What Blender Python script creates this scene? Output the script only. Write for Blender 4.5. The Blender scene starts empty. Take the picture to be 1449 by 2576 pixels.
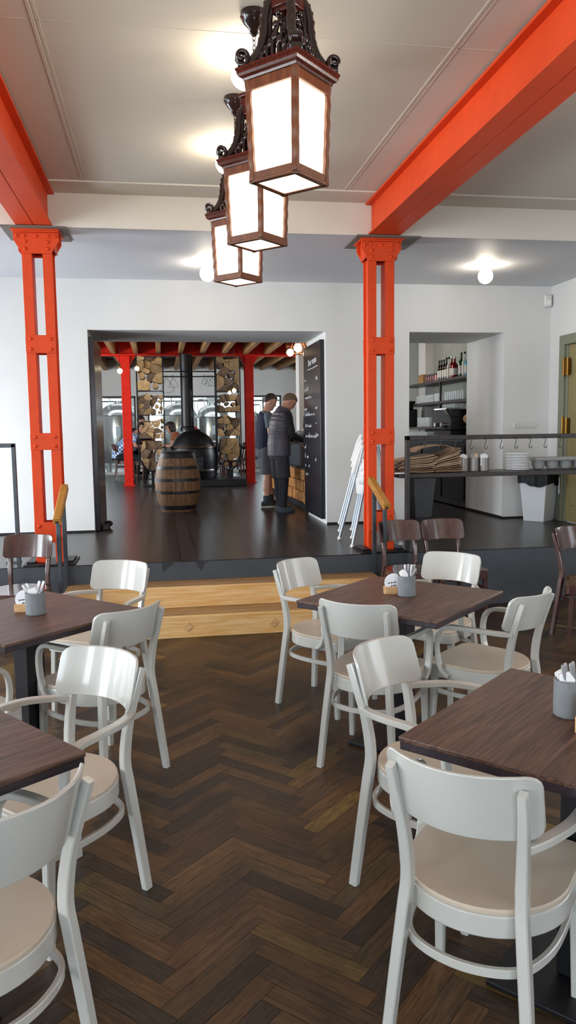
import bpy, bmesh, math, random
from mathutils import Vector as V, Matrix as MX
random.seed(7)
R = math.radians
PI = math.pi
SC = bpy.context.scene
COL = SC.collection

# ------------------------------------------------------------------ materials
def newmat(name):
    m = bpy.data.materials.new(name); m.use_nodes = True
    nt = m.node_tree; b = nt.nodes['Principled BSDF']
    return m, nt, b
def lin(c):
    return tuple(((x/12.92) if x <= .04045 else ((x+.055)/1.055)**2.4) for x in c)
def hexc(h):
    return lin(tuple(int(h[i:i+2], 16)/255 for i in (0, 2, 4)))
def mat(name, col, rough=.5, metal=0., spec=.5, var=.06, vscale=6., bump=0., bscale=60., coat=0., emit=None, estr=0.):
    m, nt, b = newmat(name)
    if isinstance(col, str): col = hexc(col)
    b.inputs['Roughness'].default_value = rough
    b.inputs['Metallic'].default_value = metal
    b.inputs['Specular IOR Level'].default_value = spec
    b.inputs['Coat Weight'].default_value = coat
    b.inputs['Coat Roughness'].default_value = .08
    tc = nt.nodes.new('ShaderNodeTexCoord')
    n = nt.nodes.new('ShaderNodeTexNoise'); n.inputs['Scale'].default_value = vscale; n.inputs['Detail'].default_value = 3
    nt.links.new(tc.outputs['Object'], n.inputs['Vector'])
    r = nt.nodes.new('ShaderNodeValToRGB')
    r.color_ramp.elements[0].position = .3; r.color_ramp.elements[1].position = .7
    r.color_ramp.elements[0].color = (*[c*(1-var) for c in col], 1)
    r.color_ramp.elements[1].color = (*[min(1, c*(1+var)) for c in col], 1)
    nt.links.new(n.outputs['Fac'], r.inputs['Fac']); nt.links.new(r.outputs['Color'], b.inputs['Base Color'])
    if bump:
        n2 = nt.nodes.new('ShaderNodeTexNoise'); n2.inputs['Scale'].default_value = bscale; n2.inputs['Detail'].default_value = 2
        nt.links.new(tc.outputs['Object'], n2.inputs['Vector'])
        bp = nt.nodes.new('ShaderNodeBump'); bp.inputs['Strength'].default_value = bump; bp.inputs['Distance'].default_value = .01
        nt.links.new(n2.outputs['Fac'], bp.inputs['Height']); nt.links.new(bp.outputs['Normal'], b.inputs['Normal'])
    if emit:
        b.inputs['Emission Color'].default_value = (*emit, 1); b.inputs['Emission Strength'].default_value = estr
    return m
def wood(name, c1, c2, stretch=(2, 26, 26), rough=.45, coord='Object', bump=.15, ring=.0, spec=.5, wscale=1.0):
    """grain runs along the axis with the small stretch"""
    m, nt, b = newmat(name)
    if isinstance(c1, str): c1 = hexc(c1)
    if isinstance(c2, str): c2 = hexc(c2)
    b.inputs['Roughness'].default_value = rough
    b.inputs['Specular IOR Level'].default_value = spec
    tc = nt.nodes.new('ShaderNodeTexCoord'); mp = nt.nodes.new('ShaderNodeMapping'); mp.inputs['Scale'].default_value = stretch
    nt.links.new(tc.outputs[coord], mp.inputs['Vector'])
    n = nt.nodes.new('ShaderNodeTexNoise'); n.inputs['Scale'].default_value = 1.6*wscale; n.inputs['Detail'].default_value = 5; n.inputs['Distortion'].default_value = 1.2+ring
    nt.links.new(mp.outputs['Vector'], n.inputs['Vector'])
    n3 = nt.nodes.new('ShaderNodeTexNoise'); n3.inputs['Scale'].default_value = 4*wscale; n3.inputs['Detail'].default_value = 3
    nt.links.new(mp.outputs['Vector'], n3.inputs['Vector'])
    mx = nt.nodes.new('ShaderNodeMath'); mx.operation = 'MULTIPLY_ADD'; mx.inputs[1].default_value = .45; 
    nt.links.new(n3.outputs['Fac'], mx.inputs[0]); nt.links.new(n.outputs['Fac'], mx.inputs[2])
    r = nt.nodes.new('ShaderNodeValToRGB')
    r.color_ramp.elements[0].position = .55; r.color_ramp.elements[1].position = .9
    r.color_ramp.elements[0].color = (*c1, 1); r.color_ramp.elements[1].color = (*c2, 1)
    nt.links.new(mx.outputs[0], r.inputs['Fac']); nt.links.new(r.outputs['Color'], b.inputs['Base Color'])
    bp = nt.nodes.new('ShaderNodeBump'); bp.inputs['Strength'].default_value = bump; bp.inputs['Distance'].default_value = .003
    nt.links.new(mx.outputs[0], bp.inputs['Height']); nt.links.new(bp.outputs['Normal'], b.inputs['Normal'])
    return m
def emis(name, col, s):
    m, nt, b = newmat(name)
    b.inputs['Base Color'].default_value = (*col, 1)
    b.inputs['Emission Color'].default_value = (*col, 1); b.inputs['Emission Strength'].default_value = s
    return m
def rings(name, c1, c2):
    m, nt, b = newmat(name)
    tc = nt.nodes.new('ShaderNodeTexCoord'); oi = nt.nodes.new('ShaderNodeObjectInfo')
    mp = nt.nodes.new('ShaderNodeMapping'); mp.inputs['Location'].default_value = (.03, 0, .04)
    nt.links.new(tc.outputs['Object'], mp.inputs['Vector'])
    w = nt.nodes.new('ShaderNodeTexWave'); w.wave_type = 'RINGS'; w.rings_direction = 'Y'; w.inputs['Scale'].default_value = 22; w.inputs['Distortion'].default_value = 2.5; w.inputs['Detail'].default_value = 3
    nt.links.new(mp.outputs['Vector'], w.inputs['Vector'])
    n = nt.nodes.new('ShaderNodeTexNoise'); n.inputs['Scale'].default_value = 9; n.inputs['Detail'].default_value = 4
    nt.links.new(tc.outputs['Object'], n.inputs['Vector'])
    a = nt.nodes.new('ShaderNodeMath'); a.operation = 'MULTIPLY_ADD'; a.inputs[1].default_value = .3
    nt.links.new(w.outputs['Fac'], a.inputs[0]); nt.links.new(n.outputs['Fac'], a.inputs[2])
    r = nt.nodes.new('ShaderNodeValToRGB'); r.color_ramp.elements[0].position = .4; r.color_ramp.elements[1].position = .85
    r.color_ramp.elements[0].color = (*hexc(c1), 1); r.color_ramp.elements[1].color = (*hexc(c2), 1)
    nt.links.new(a.outputs[0], r.inputs['Fac'])
    k = nt.nodes.new('ShaderNodeHueSaturation'); mr = nt.nodes.new('ShaderNodeMapRange'); mr.inputs['To Min'].default_value = .65; mr.inputs['To Max'].default_value = 1.15
    nt.links.new(oi.outputs['Random'], mr.inputs['Value']); nt.links.new(mr.outputs['Result'], k.inputs['Value']); nt.links.new(r.outputs['Color'], k.inputs['Color'])
    nt.links.new(k.outputs['Color'], b.inputs['Base Color']); b.inputs['Roughness'].default_value = .9
    return m
def parquet_mat():
    m, nt, b = newmat('parquet')
    at = nt.nodes.new('ShaderNodeVertexColor'); at.layer_name = 'Plank'
    uv = nt.nodes.new('ShaderNodeUVMap'); uv.uv_map = 'UVMap'
    mp = nt.nodes.new('ShaderNodeMapping'); mp.inputs['Scale'].default_value = (5, 60, 1)
    nt.links.new(uv.outputs['UV'], mp.inputs['Vector'])
    n = nt.nodes.new('ShaderNodeTexNoise'); n.inputs['Scale'].default_value = 1.5; n.inputs['Detail'].default_value = 6; n.inputs['Distortion'].default_value = 1.6
    nt.links.new(mp.outputs['Vector'], n.inputs['Vector'])
    r = nt.nodes.new('ShaderNodeValToRGB'); r.color_ramp.elements[0].position = .3; r.color_ramp.elements[1].position = .72
    r.color_ramp.elements[0].color = (.42, .4, .4, 1); r.color_ramp.elements[1].color = (1.25, 1.22, 1.2, 1)
    nt.links.new(n.outputs['Fac'], r.inputs['Fac'])
    mul = nt.nodes.new('ShaderNodeMix'); mul.data_type = 'RGBA'; mul.blend_type = 'MULTIPLY'; mul.inputs[0].default_value = 1
    nt.links.new(at.outputs['Color'], mul.inputs[6]); nt.links.new(r.outputs['Color'], mul.inputs[7])
    # worn dark traffic stains
    tc = nt.nodes.new('ShaderNodeTexCoord'); st = nt.nodes.new('ShaderNodeTexNoise'); st.inputs['Scale'].default_value = 1.7; st.inputs['Detail'].default_value = 4
    nt.links.new(tc.outputs['Object'], st.inputs['Vector'])
    r2 = nt.nodes.new('ShaderNodeValToRGB'); r2.color_ramp.elements[0].position = .36; r2.color_ramp.elements[1].position = .6
    r2.color_ramp.elements[0].color = (.5, .52, .56, 1); r2.color_ramp.elements[1].color = (1, 1, 1, 1)
    nt.links.new(st.outputs['Fac'], r2.inputs['Fac'])
    mul2 = nt.nodes.new('ShaderNodeMix'); mul2.data_type = 'RGBA'; mul2.blend_type = 'MULTIPLY'; mul2.inputs[0].default_value = 1
    nt.links.new(mul.outputs[2], mul2.inputs[6]); nt.links.new(r2.outputs['Color'], mul2.inputs[7])
    nt.links.new(mul2.outputs[2], b.inputs['Base Color'])
    b.inputs['Roughness'].default_value = .42; b.inputs['Specular IOR Level'].default_value = .3
    bp = nt.nodes.new('ShaderNodeBump'); bp.inputs['Strength'].default_value = .25; bp.inputs['Distance'].default_value = .002
    nt.links.new(n.outputs['Fac'], bp.inputs['Height']); nt.links.new(bp.outputs['Normal'], b.inputs['Normal'])
    return m
def boards_mat(name, c1, c2, cm, bw=2.2, rh=.145, rough=.3, rot=PI/2, spec=.5):
    m, nt, b = newmat(name)
    tc = nt.nodes.new('ShaderNodeTexCoord'); mp = nt.nodes.new('ShaderNodeMapping'); mp.inputs['Rotation'].default_value = (0, 0, rot)
    nt.links.new(tc.outputs['Object'], mp.inputs['Vector'])
    br = nt.nodes.new('ShaderNodeTexBrick'); br.inputs['Scale'].default_value = 1
    br.inputs['Brick Width'].default_value = bw; br.inputs['Row Height'].default_value = rh
    br.inputs['Mortar Size'].default_value = .007; br.inputs['Mortar Smooth'].default_value = .2
    br.inputs['Color1'].default_value = (*hexc(c1), 1); br.inputs['Color2'].default_value = (*hexc(c2), 1); br.inputs['Mortar'].default_value = (*hexc(cm), 1)
    nt.links.new(mp.outputs['Vector'], br.inputs['Vector'])
    mp2 = nt.nodes.new('ShaderNodeMapping'); mp2.inputs['Scale'].default_value = (16, 1.6, 16)
    nt.links.new(tc.outputs['Object'], mp2.inputs['Vector'])
    n = nt.nodes.new('ShaderNodeTexNoise'); n.inputs['Scale'].default_value = 1.5; n.inputs['Detail'].default_value = 5
    nt.links.new(mp2.outputs['Vector'], n.inputs['Vector'])
    r = nt.nodes.new('ShaderNodeValToRGB'); r.color_ramp.elements[0].color = (.55, .55, .55, 1); r.color_ramp.elements[1].color = (1.3, 1.3, 1.3, 1)
    nt.links.new(n.outputs['Fac'], r.inputs['Fac'])
    mul = nt.nodes.new('ShaderNodeMix'); mul.data_type = 'RGBA'; mul.blend_type = 'MULTIPLY'; mul.inputs[0].default_value = 1
    nt.links.new(br.outputs['Color'], mul.inputs[6]); nt.links.new(r.outputs['Color'], mul.inputs[7])
    nt.links.new(mul.outputs[2], b.inputs['Base Color'])
    b.inputs['Specular IOR Level'].default_value = spec
    rr = nt.nodes.new('ShaderNodeMapRange'); rr.inputs['To Min'].default_value = rough; rr.inputs['To Max'].default_value = rough+.02
    nt.links.new(n.outputs['Fac'], rr.inputs['Value']); nt.links.new(rr.outputs['Result'], b.inputs['Roughness'])
    return m
def check_mat():
    m, nt, b = newmat('plaid_cloth')
    tc = nt.nodes.new('ShaderNodeTexCoord'); ck = nt.nodes.new('ShaderNodeTexChecker'); ck.inputs['Scale'].default_value = 22
    ck.inputs['Color1'].default_value = (*hexc('3f78b8'), 1); ck.inputs['Color2'].default_value = (*hexc('dfe8f4'), 1)
    nt.links.new(tc.outputs['Object'], ck.inputs['Vector']); nt.links.new(ck.outputs['Color'], b.inputs['Base Color'])
    b.inputs['Roughness'].default_value = .8
    return m
def glassy(name, col, fac=.55, rough=.05):
    m, nt, b = newmat(name)
    out = nt.nodes['Material Output']
    t = nt.nodes.new('ShaderNodeBsdfTransparent'); t.inputs['Color'].default_value = (*col, 1)
    b.inputs['Base Color'].default_value = (*col, 1); b.inputs['Roughness'].default_value = rough
    mx = nt.nodes.new('ShaderNodeMixShader'); mx.inputs[0].default_value = fac
    nt.links.new(t.outputs[0], mx.inputs[1]); nt.links.new(b.outputs[0], mx.inputs[2]); nt.links.new(mx.outputs[0], out.inputs['Surface'])
    return m

M = dict(
    wall=mat('plaster_white', 'dcdbd8', .85, var=.02, vscale=2, bump=.04, bscale=180),
    ceil=mat('plaster_ceiling', 'dad2c4', .75, var=.03, vscale=.8),
    ceil2=mat('plaster_low_ceiling', 'd2d2d6', .6, var=.02, vscale=1),
    orange=mat('orange_paint', 'd8481d', .5, spec=.22, var=.05, vscale=14, bump=.05, bscale=90),
    red=mat('red_paint', 'd2200f', .5, spec=.25, var=.08, vscale=9),
    parquet=parquet_mat(),
    gap=mat('floor_gap', '100c0a', .8),
    deck=boards_mat('deck_boards', '3a3433', '262221', '0c0a0a', rough=.28, spec=.45),
    riser=mat('riser_paint', '43484f', .5, var=.1, vscale=5),
    slot=mat('slot_black', '0c0d10', .8),
    pine=wood('pine_step', 'dba660', 'eecb94', (1.2, 18, 22), .5),
    tread=wood('pine_tread', '8a6846', 'ae8a5c', (1.2, 18, 22), .55),
    oakrail=wood('oak_handrail', 'a8722e', 'bf8a40', (24, 2, 24), .4),
    white=mat('white_lacquer', 'c2c2bc', .28, spec=.5, var=.02, vscale=5, coat=.5),
    seatw=mat('white_seat', 'c4b6a4', .42, var=.05, vscale=5),
    brown=wood('brown_bentwood', '3a2019', '52302a', (18, 18, 4), .28, bump=.05),
    table=wood('table_oak', '3d2a22', '6a4e40', (1.3, 20, 20), .42, bump=.3, ring=1.3),
    tedge=wood('table_edge', '1c1620', '33262c', (2, 20, 20), .5),
    iron=mat('black_iron', '15151a', .45, metal=.3, var=.1),
    steel=mat('dark_steel', '4a4f55', .42, metal=.55, var=.08, vscale=20),
    steel2=mat('shelf_steel', '3a3433', .45, metal=.3, var=.1),
    zinc=mat('zinc_cup', '75797c', .6, metal=.0, var=.08, vscale=30, bump=.1, bscale=120),
    tin=mat('tin_cup', '85807c', .38, metal=.6, var=.06, vscale=20),
    cutlery=mat('cutlery_steel', 'c2c2c6', .28, metal=.55, var=.03),
    chrome=mat('chrome', 'd0d2d6', .14, metal=1, var=.03),
    napkin=mat('napkin', 'f4f4f4', .9, var=.02),
    cork=wood('beech', 'c89a68', 'deb583', (4, 20, 20), .6),
    card=mat('coaster_card', 'eef0f4', .85, var=.01),
    ink=mat('ink', '1c2024', .8),
    chalk=mat('chalk', 'd8d8dc', .9),
    board=mat('blackboard', '1b1c22', .26, var=.15, vscale=4),
    boardl=mat('black_door', '24242a', .22, var=.15, vscale=3),
    lwood=wood('lantern_wood', '5a2f18', '754324', (40, 40, 5), .32, bump=.05), lmahog=wood('lantern_mahogany', '3a1610', '552418', (40, 40, 5), .22, bump=.05),
    ldark=mat('lantern_carving', '24130f', .22, var=.3, vscale=40, coat=.4),
    glow=emis('lantern_glass', (1, .87, .66), 4.5),
    bulb=emis('opal_glass', (1, .88, .7), 44.),
    bulbw=emis('warm_bulb', (1, .8, .5), 14.),
    porc=mat('white_fitting', 'dcdad4', .5),
    copper=mat('copper_wire', 'b0603a', .3, metal=1),
    barrel=wood('barrel_oak', '6a4a34', '9a7450', (22, 22, 2), .6, bump=.3),
    hoop=mat('barrel_hoop', '3c3a3c', .45, metal=.6, var=.2, vscale=15),
    joist=wood('joist_pine', '8a6238', 'b08656', (22, 1.2, 22), .6),
    roofb=mat('ceiling_boards', '2c1a12', .7, var=.2, vscale=4),
    pipe=mat('stove_black', '17181c', .38, metal=.3, var=.1),
    bark=mat('log_bark', '3a2c22', .9, var=.4, vscale=20, bump=.5, bscale=40),
    logend=rings('log_end', '9c7d56', 'c9ad84'),
    logdark=rings('log_end_old', '5e4c3e', '8a7460'),

    inox=mat('stainless', 'b8b8b4', .22, metal=1, var=.06, vscale=3),
    pane=glassy('window_pane', (.95, .985, .985), .06),
    frame=mat('window_frame', '3a4040', .5),
    skin=mat('skin', 'b8836c', .55, var=.08, vscale=14),
    skin2=mat('skin_light', 'c4907c', .55, var=.08, vscale=14),
    hairb=mat('hair_dark', '2a1d18', .6, var=.3, vscale=80),
    hairg=mat('hair_greying', '6a5644', .7, var=.3, vscale=80),
    navy=mat('navy_jersey', '141c38', .85, var=.1),
    greyt=mat('grey_jersey', '5a6670', .85, var=.1),
    short=mat('grey_shorts', '4e505a', .85, var=.12),
    blackc=mat('black_cloth', '121319', .8, var=.2),
    vest=mat('quilted_vest', '4a454e', .55, var=.1),
    dshort=mat('dark_shorts', '2c2d33', .8, var=.12),
    legging=mat('navy_legging', '161a26', .75, var=.12),
    sock=mat('grey_sock', '3a4048', .9),
    shoe=mat('dark_shoe', '20242a', .7, var=.3, vscale=30),
    shoeg=mat('grey_shoe', '3c4650', .75, var=.2, vscale=30),
    sole=mat('white_sole', 'c8c8b8', .8),
    plaid=check_mat(),
    rust=mat('rust_top', '8a4a2c', .8, var=.15),
    redt=mat('red_tee', 'c01c38', .8, var=.08),
    eye=mat('eye_dark', '18100c', .3),
    lip=mat('lip', '8a4a40', .6),
    crate=wood('counter_blocks', '9a5f26', 'c48a44', (14, 2, 14), .55),
    counter=mat('counter_steel', '3c444c', .4, metal=.4, var=.1),
    glass=glassy('clear_glass', (.92, .95, .96), .28),
    beer=mat('red_beer', '5a1414', .2),
    kraft=wood('kraft_paper', '8f7258', 'b99a7a', (3, 9, 9), .9, bump=.1), kraft2=wood('kraft_paper_pale', 'a58a6e', 'ccb294', (3, 9, 9), .9, bump=.1), kraft3=wood('kraft_paper_dark', '70563f', '957558', (3, 9, 9), .9, bump=.1),
    plate=mat('plate_glaze', 'dcdcdc', .25, var=.02),
    tray=mat('grey_tray', '90908e', .5, var=.05),
    binw=mat('white_bin', 'd8dadc', .5, var=.02),
    bing=mat('grey_bin', '54565a', .5, var=.05),
    bag=mat('bin_bag', '0b0b0d', .5, spec=.25, var=.1, bump=.2, bscale=16),
    plast=mat('white_slats', 'eceae6', .45, var=.02),
    tube=mat('alu_tube', 'a8b4c0', .35, metal=.6, var=.05),
    sage=mat('sage_paint', '7c7f6a', .6, var=.05),
    sage2=mat('door_panel', '8a7c52', .6, var=.08),
    brass=mat('brass', '8c6a34', .35, metal=1),
    barback=mat('bar_wall', '8d9088', .8, var=.05),
    blackp=mat('black_plastic', '0d0d10', .4),
    paper=mat('paper_sheet', 'c4ccd4', .9),
    gred=glassy('red_glass', hexc('7a1022'), .75), ggreen=glassy('green_glass', hexc('1f4a26'), .75),
    gdark=mat('dark_glass', '15120f', .12), gblue=glassy('blue_glass', hexc('5ab0c8'), .7), gclear=glassy('pale_glass', (.85, .9, .88), .45),
    blab=mat('bottle_label', 'c8c4bc', .8), jam=mat('jam_red', '5c1a18', .3), pink=mat('jar_pink', 'b07a74', .5),
    yellow=mat('card_yellow', 'd8a018', .7, var=.3, vscale=30),
    pad=mat('steel_plate_grey', '6b675f', .6),
)

for q_ in ('brown',):
    b_ = M[q_].node_tree.nodes['Principled BSDF']; b_.inputs['Coat Weight'].default_value = .7; b_.inputs['Coat Roughness'].default_value = .12

# ------------------------------------------------------------------ mesh builder
def catmull(P, n=8, closed=False):
    P = [V(p) for p in P]; out = []
    N = len(P); segs = N if closed else N-1
    for i in range(segs):
        if closed: p0, p1, p2, p3 = P[(i-1) % N], P[i], P[(i+1) % N], P[(i+2) % N]
        else: p0, p1, p2, p3 = P[max(i-1, 0)], P[i], P[i+1], P[min(i+2, N-1)]
        for k in range(n):
            t = k/n
            out.append(.5*((2*p1)+(p2-p0)*t+(2*p0-5*p1+4*p2-p3)*t*t+(3*p1-3*p2+p3-p0)*t**3))
    if not closed: out.append(P[-1])
    return out
class MB:
    def __init__(s): s.v = []; s.f = []; s.mi = []; s.cur = 0
    def add(s, vs, fs, mx=None):
        o = len(s.v)
        s.v += [tuple(mx @ V(p)) if mx is not None else tuple(p) for p in vs]
        s.f += [[o+i for i in f] for f in fs]; s.mi += [s.cur]*len(fs)
        return s
    def box(s, c, d, mx=None, rz=0):
        x, y, z = d[0]/2, d[1]/2, d[2]/2
        m = MX.Translation(c) @ MX.Rotation(rz, 4, 'Z')
        if mx is not None: m = mx @ m
        vs = [(sx*x, sy*y, sz*z) for sz in (-1, 1) for sy in (-1, 1) for sx in (-1, 1)]
        return s.add(vs, [(0, 2, 3, 1), (4, 5, 7, 6), (0, 1, 5, 4), (2, 6, 7, 3), (0, 4, 6, 2), (1, 3, 7, 5)], m)
    def bx(s, x0, x1, y0, y1, z0, z1): return s.box(((x0+x1)/2, (y0+y1)/2, (z0+z1)/2), (x1-x0, y1-y0, z1-z0))
    def lathe(s, prof, n=24, c=(0, 0, 0), mx=None, caps=True):
        vs = []; fs = []
        for r, z in prof:
            for k in range(n):
                a = 2*PI*k/n; vs.append((c[0]+r*math.cos(a), c[1]+r*math.sin(a), c[2]+z))
        for i in range(len(prof)-1):
            for k in range(n):
                fs.append((i*n+k, i*n+(k+1) % n, (i+1)*n+(k+1) % n, (i+1)*n+k))
        if caps:
            fs.append(tuple(range(n-1, -1, -1))); fs.append(tuple((len(prof)-1)*n+k for k in range(n)))
        return s.add(vs, fs, mx)
    def sphere(s, c, r, n=16, m=10, sc=(1, 1, 1), mx=None, filt=None):
        vs = []; fs = []
        for i in range(m+1):
            th = PI*i/m
            for k in range(n):
                a = 2*PI*k/n
                vs.append((math.sin(th)*math.cos(a), math.sin(th)*math.sin(a), math.cos(th)))
        for i in range(m):
            for k in range(n):
                q = (i*n+k, (i+1)*n+k, (i+1)*n+(k+1) % n, i*n+(k+1) % n)
                if filt:
                    cc = sum((V(vs[j]) for j in q), V())/4
                    if not filt(cc): continue
                fs.append(q)
        vs = [(c[0]+r*sc[0]*p[0], c[1]+r*sc[1]*p[1], c[2]+r*sc[2]*p[2]) for p in vs]
        return s.add(vs, fs, mx)
    def cyl(s, a, b, r0, r1=None, n=12):
        a = V(a); b = V(b); r1 = r0 if r1 is None else r1
        q = (b-a).to_track_quat('Z', 'Y').to_matrix().to_4x4()
        return s.lathe([(r0, 0), (r1, (b-a).length)], n, mx=MX.Translation(a) @ q)
    def capsule(s, a, b, r0, r1, n=14, flat=1.0):
        a = V(a); b = V(b); L = (b-a).length
        q = (b-a).to_track_quat('Z', 'Y').to_matrix().to_4x4()
        prof = [(r0*math.cos(t), r0*math.sin(t)) for t in (-1.45, -1.0, -.5, 0)]+[(r1*math.cos(t), L+r1*math.sin(t)) for t in (0, .5, 1.0, 1.45)]
        return s.lathe(prof, n, mx=MX.Translation(a) @ q)
    def sweep(s, path, w, h, ref=(1, 0, 0), closed=False, taper=None, ch=.22, rnd=0):
        """rect (chamfered) or round section; w along the side given by ref"""
        P = [V(p) for p in path]; N = len(P); ref = V(ref)
        if rnd: sec = [(math.cos(2*PI*k/rnd)/2, math.sin(2*PI*k/rnd)/2) for k in range(rnd)]
        else:
            c = ch*min(w, h); cw = .5-c/w; chh = .5-c/h
            sec = [(cw, -.5), (.5, -chh), (.5, chh), (cw, .5), (-cw, .5), (-.5, chh), (-.5, -chh), (-cw, -.5)]
        n = len(sec); vs = []; fs = []
        for i, p in enumerate(P):
            if closed: t = P[(i+1) % N]-P[(i-1) % N]
            else: t = P[min(i+1, N-1)]-P[max(i-1, 0)]
            t.normalize()
            sd = ref-t*ref.dot(t)
            if sd.length < 1e-4: sd = V((0, 0, 1))-t*t.z
            sd.normalize(); up = t.cross(sd)
            k = taper(i/(N-1)) if taper else 1
            for a, b in sec: vs.append(p+sd*(a*w*k)+up*(b*h*k))
        for i in range(N if closed else N-1):
            j = (i+1) % N
            for k in range(n): fs.append((i*n+k, i*n+(k+1) % n, j*n+(k+1) % n, j*n+k))
        if not closed:
            fs.append(tuple(range(n-1, -1, -1))); fs.append(tuple((N-1)*n+k for k in range(n)))
        return s.add(vs, fs)
    def prism(s, poly, z0, z1, mx=None):
        n = len(poly)
        vs = [(x, y, z0) for x, y in poly]+[(x, y, z1) for x, y in poly]
        fs = [tuple(range(n-1, -1, -1)), tuple(range(n, 2*n))]+[(i, (i+1) % n, n+(i+1) % n, n+i) for i in range(n)]
        return s.add(vs, fs, mx)
    def loft(s, rings, caps=True):
        n = len(rings[0]); vs = [p for r in rings for p in r]; fs = []
        for i in range(len(rings)-1):
            for k in range(n): fs.append((i*n+k, i*n+(k+1) % n, (i+1)*n+(k+1) % n, (i+1)*n+k))
        if caps: fs.append(tuple(range(n-1, -1, -1))); fs.append(tuple((len(rings)-1)*n+k for k in range(n)))
        return s.add(vs, fs)
    def build(s, name, m, parent=None, smooth=38, bevel=0, remesh=0, iters=4, solid=0, loc=None):
        me = bpy.data.meshes.new(name); me.from_pydata(s.v, [], s.f)
        ms = m if isinstance(m, (list, tuple)) else [m]
        for x in ms: me.materials.append(x)
        if len(ms) > 1: me.polygons.foreach_set('material_index', s.mi)
        bm = bmesh.new(); bm.from_mesh(me); bmesh.ops.recalc_face_normals(bm, faces=bm.faces); bm.to_mesh(me); bm.free()
        o = bpy.data.objects.new(name, me); COL.objects.link(o)
        if parent: o.parent = parent
        if loc: o.location = loc
        if bevel:
            b = o.modifiers.new('bevel', 'BEVEL'); b.width = bevel; b.segments = 2; b.limit_method = 'ANGLE'; b.angle_limit = R(40)
        if solid:
            q = o.modifiers.new('solid', 'SOLIDIFY'); q.thickness = solid; q.offset = 0
        if remesh:
            q = o.modifiers.new('remesh', 'REMESH'); q.mode = 'VOXEL'; q.voxel_size = remesh
            q2 = o.modifiers.new('smooth', 'SMOOTH'); q2.iterations = iters; q2.factor = .5
            dg = bpy.context.evaluated_depsgraph_get(); dg.update()
            me2 = bpy.data.meshes.new_from_object(o.evaluated_get(dg))
            o.modifiers.clear(); o.data = me2; me2.name = name
            for p in me2.polygons: p.use_smooth = True
            return o
        if smooth:
            for p in me.polygons: p.use_smooth = True
            me.set_sharp_from_angle(angle=R(smooth))
        return o
def tag(o, label, cat, group=None, kind=None):
    if label: o['label'] = label
    if cat: o['category'] = cat
    if group: o['group'] = group
    if kind: o['kind'] = kind
    return o
def thing(name, label, cat, loc=(0, 0, 0), rz=0, group=None):
    o = bpy.data.objects.new(name, None); COL.objects.link(o); o.empty_display_size = .1
    o.location = loc; o.rotation_euler = (0, 0, rz)
    return tag(o, label, cat, group)
def struct(mb, name, m, parent=None, **k):
    o = mb.build(name, m, parent, **k)
    if not parent: o['kind'] = 'structure'
    return o
def dup(root, loc=None, rz=None, label=None, group=None, rot=None):
    r = root.copy(); COL.objects.link(r)
    if loc is not None: r.location = loc
    if rz is not None: r.rotation_euler = (0, 0, rz)
    if rot is not None: r.rotation_euler = rot
    if label: r['label'] = label
    if group: r['group'] = group
    for ch in list(root.children):
        c = ch.copy(); COL.objects.link(c); c.parent = r
        for g in list(ch.children):
            d = g.copy(); COL.objects.link(d); d.parent = c
    return r
#SECTION2
# ------------------------------------------------------------------ camera
def cam():
    yaw, pit, rol = R(9.214), R(6.032), R(.766)
    f = V((math.sin(yaw)*math.cos(pit), math.cos(yaw)*math.cos(pit), -math.sin(pit)))
    r = V((math.cos(yaw), -math.sin(yaw), 0)); d = f.cross(r)
    r2 = math.cos(rol)*r+math.sin(rol)*d; d2 = -math.sin(rol)*r+math.cos(rol)*d
    m = MX((( r2.x, -d2.x, -f.x, 0), (r2.y, -d2.y, -f.y, 0), (r2.z, -d2.z, -f.z, 1.6), (0, 0, 0, 1)))
    c = bpy.data.cameras.new('camera'); c.sensor_width = 36; c.lens = 36*1955.6/2576; c.clip_start = .05
    o = bpy.data.objects.new('camera', c); COL.objects.link(o); o.matrix_world = m
    SC.camera = o
cam()
ZP = .5          # platform height
ZC = 3.52        # dining room ceiling
ZL = 3.243       # low ceiling over the platform
YW = 8.795       # wall behind the platform

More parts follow.
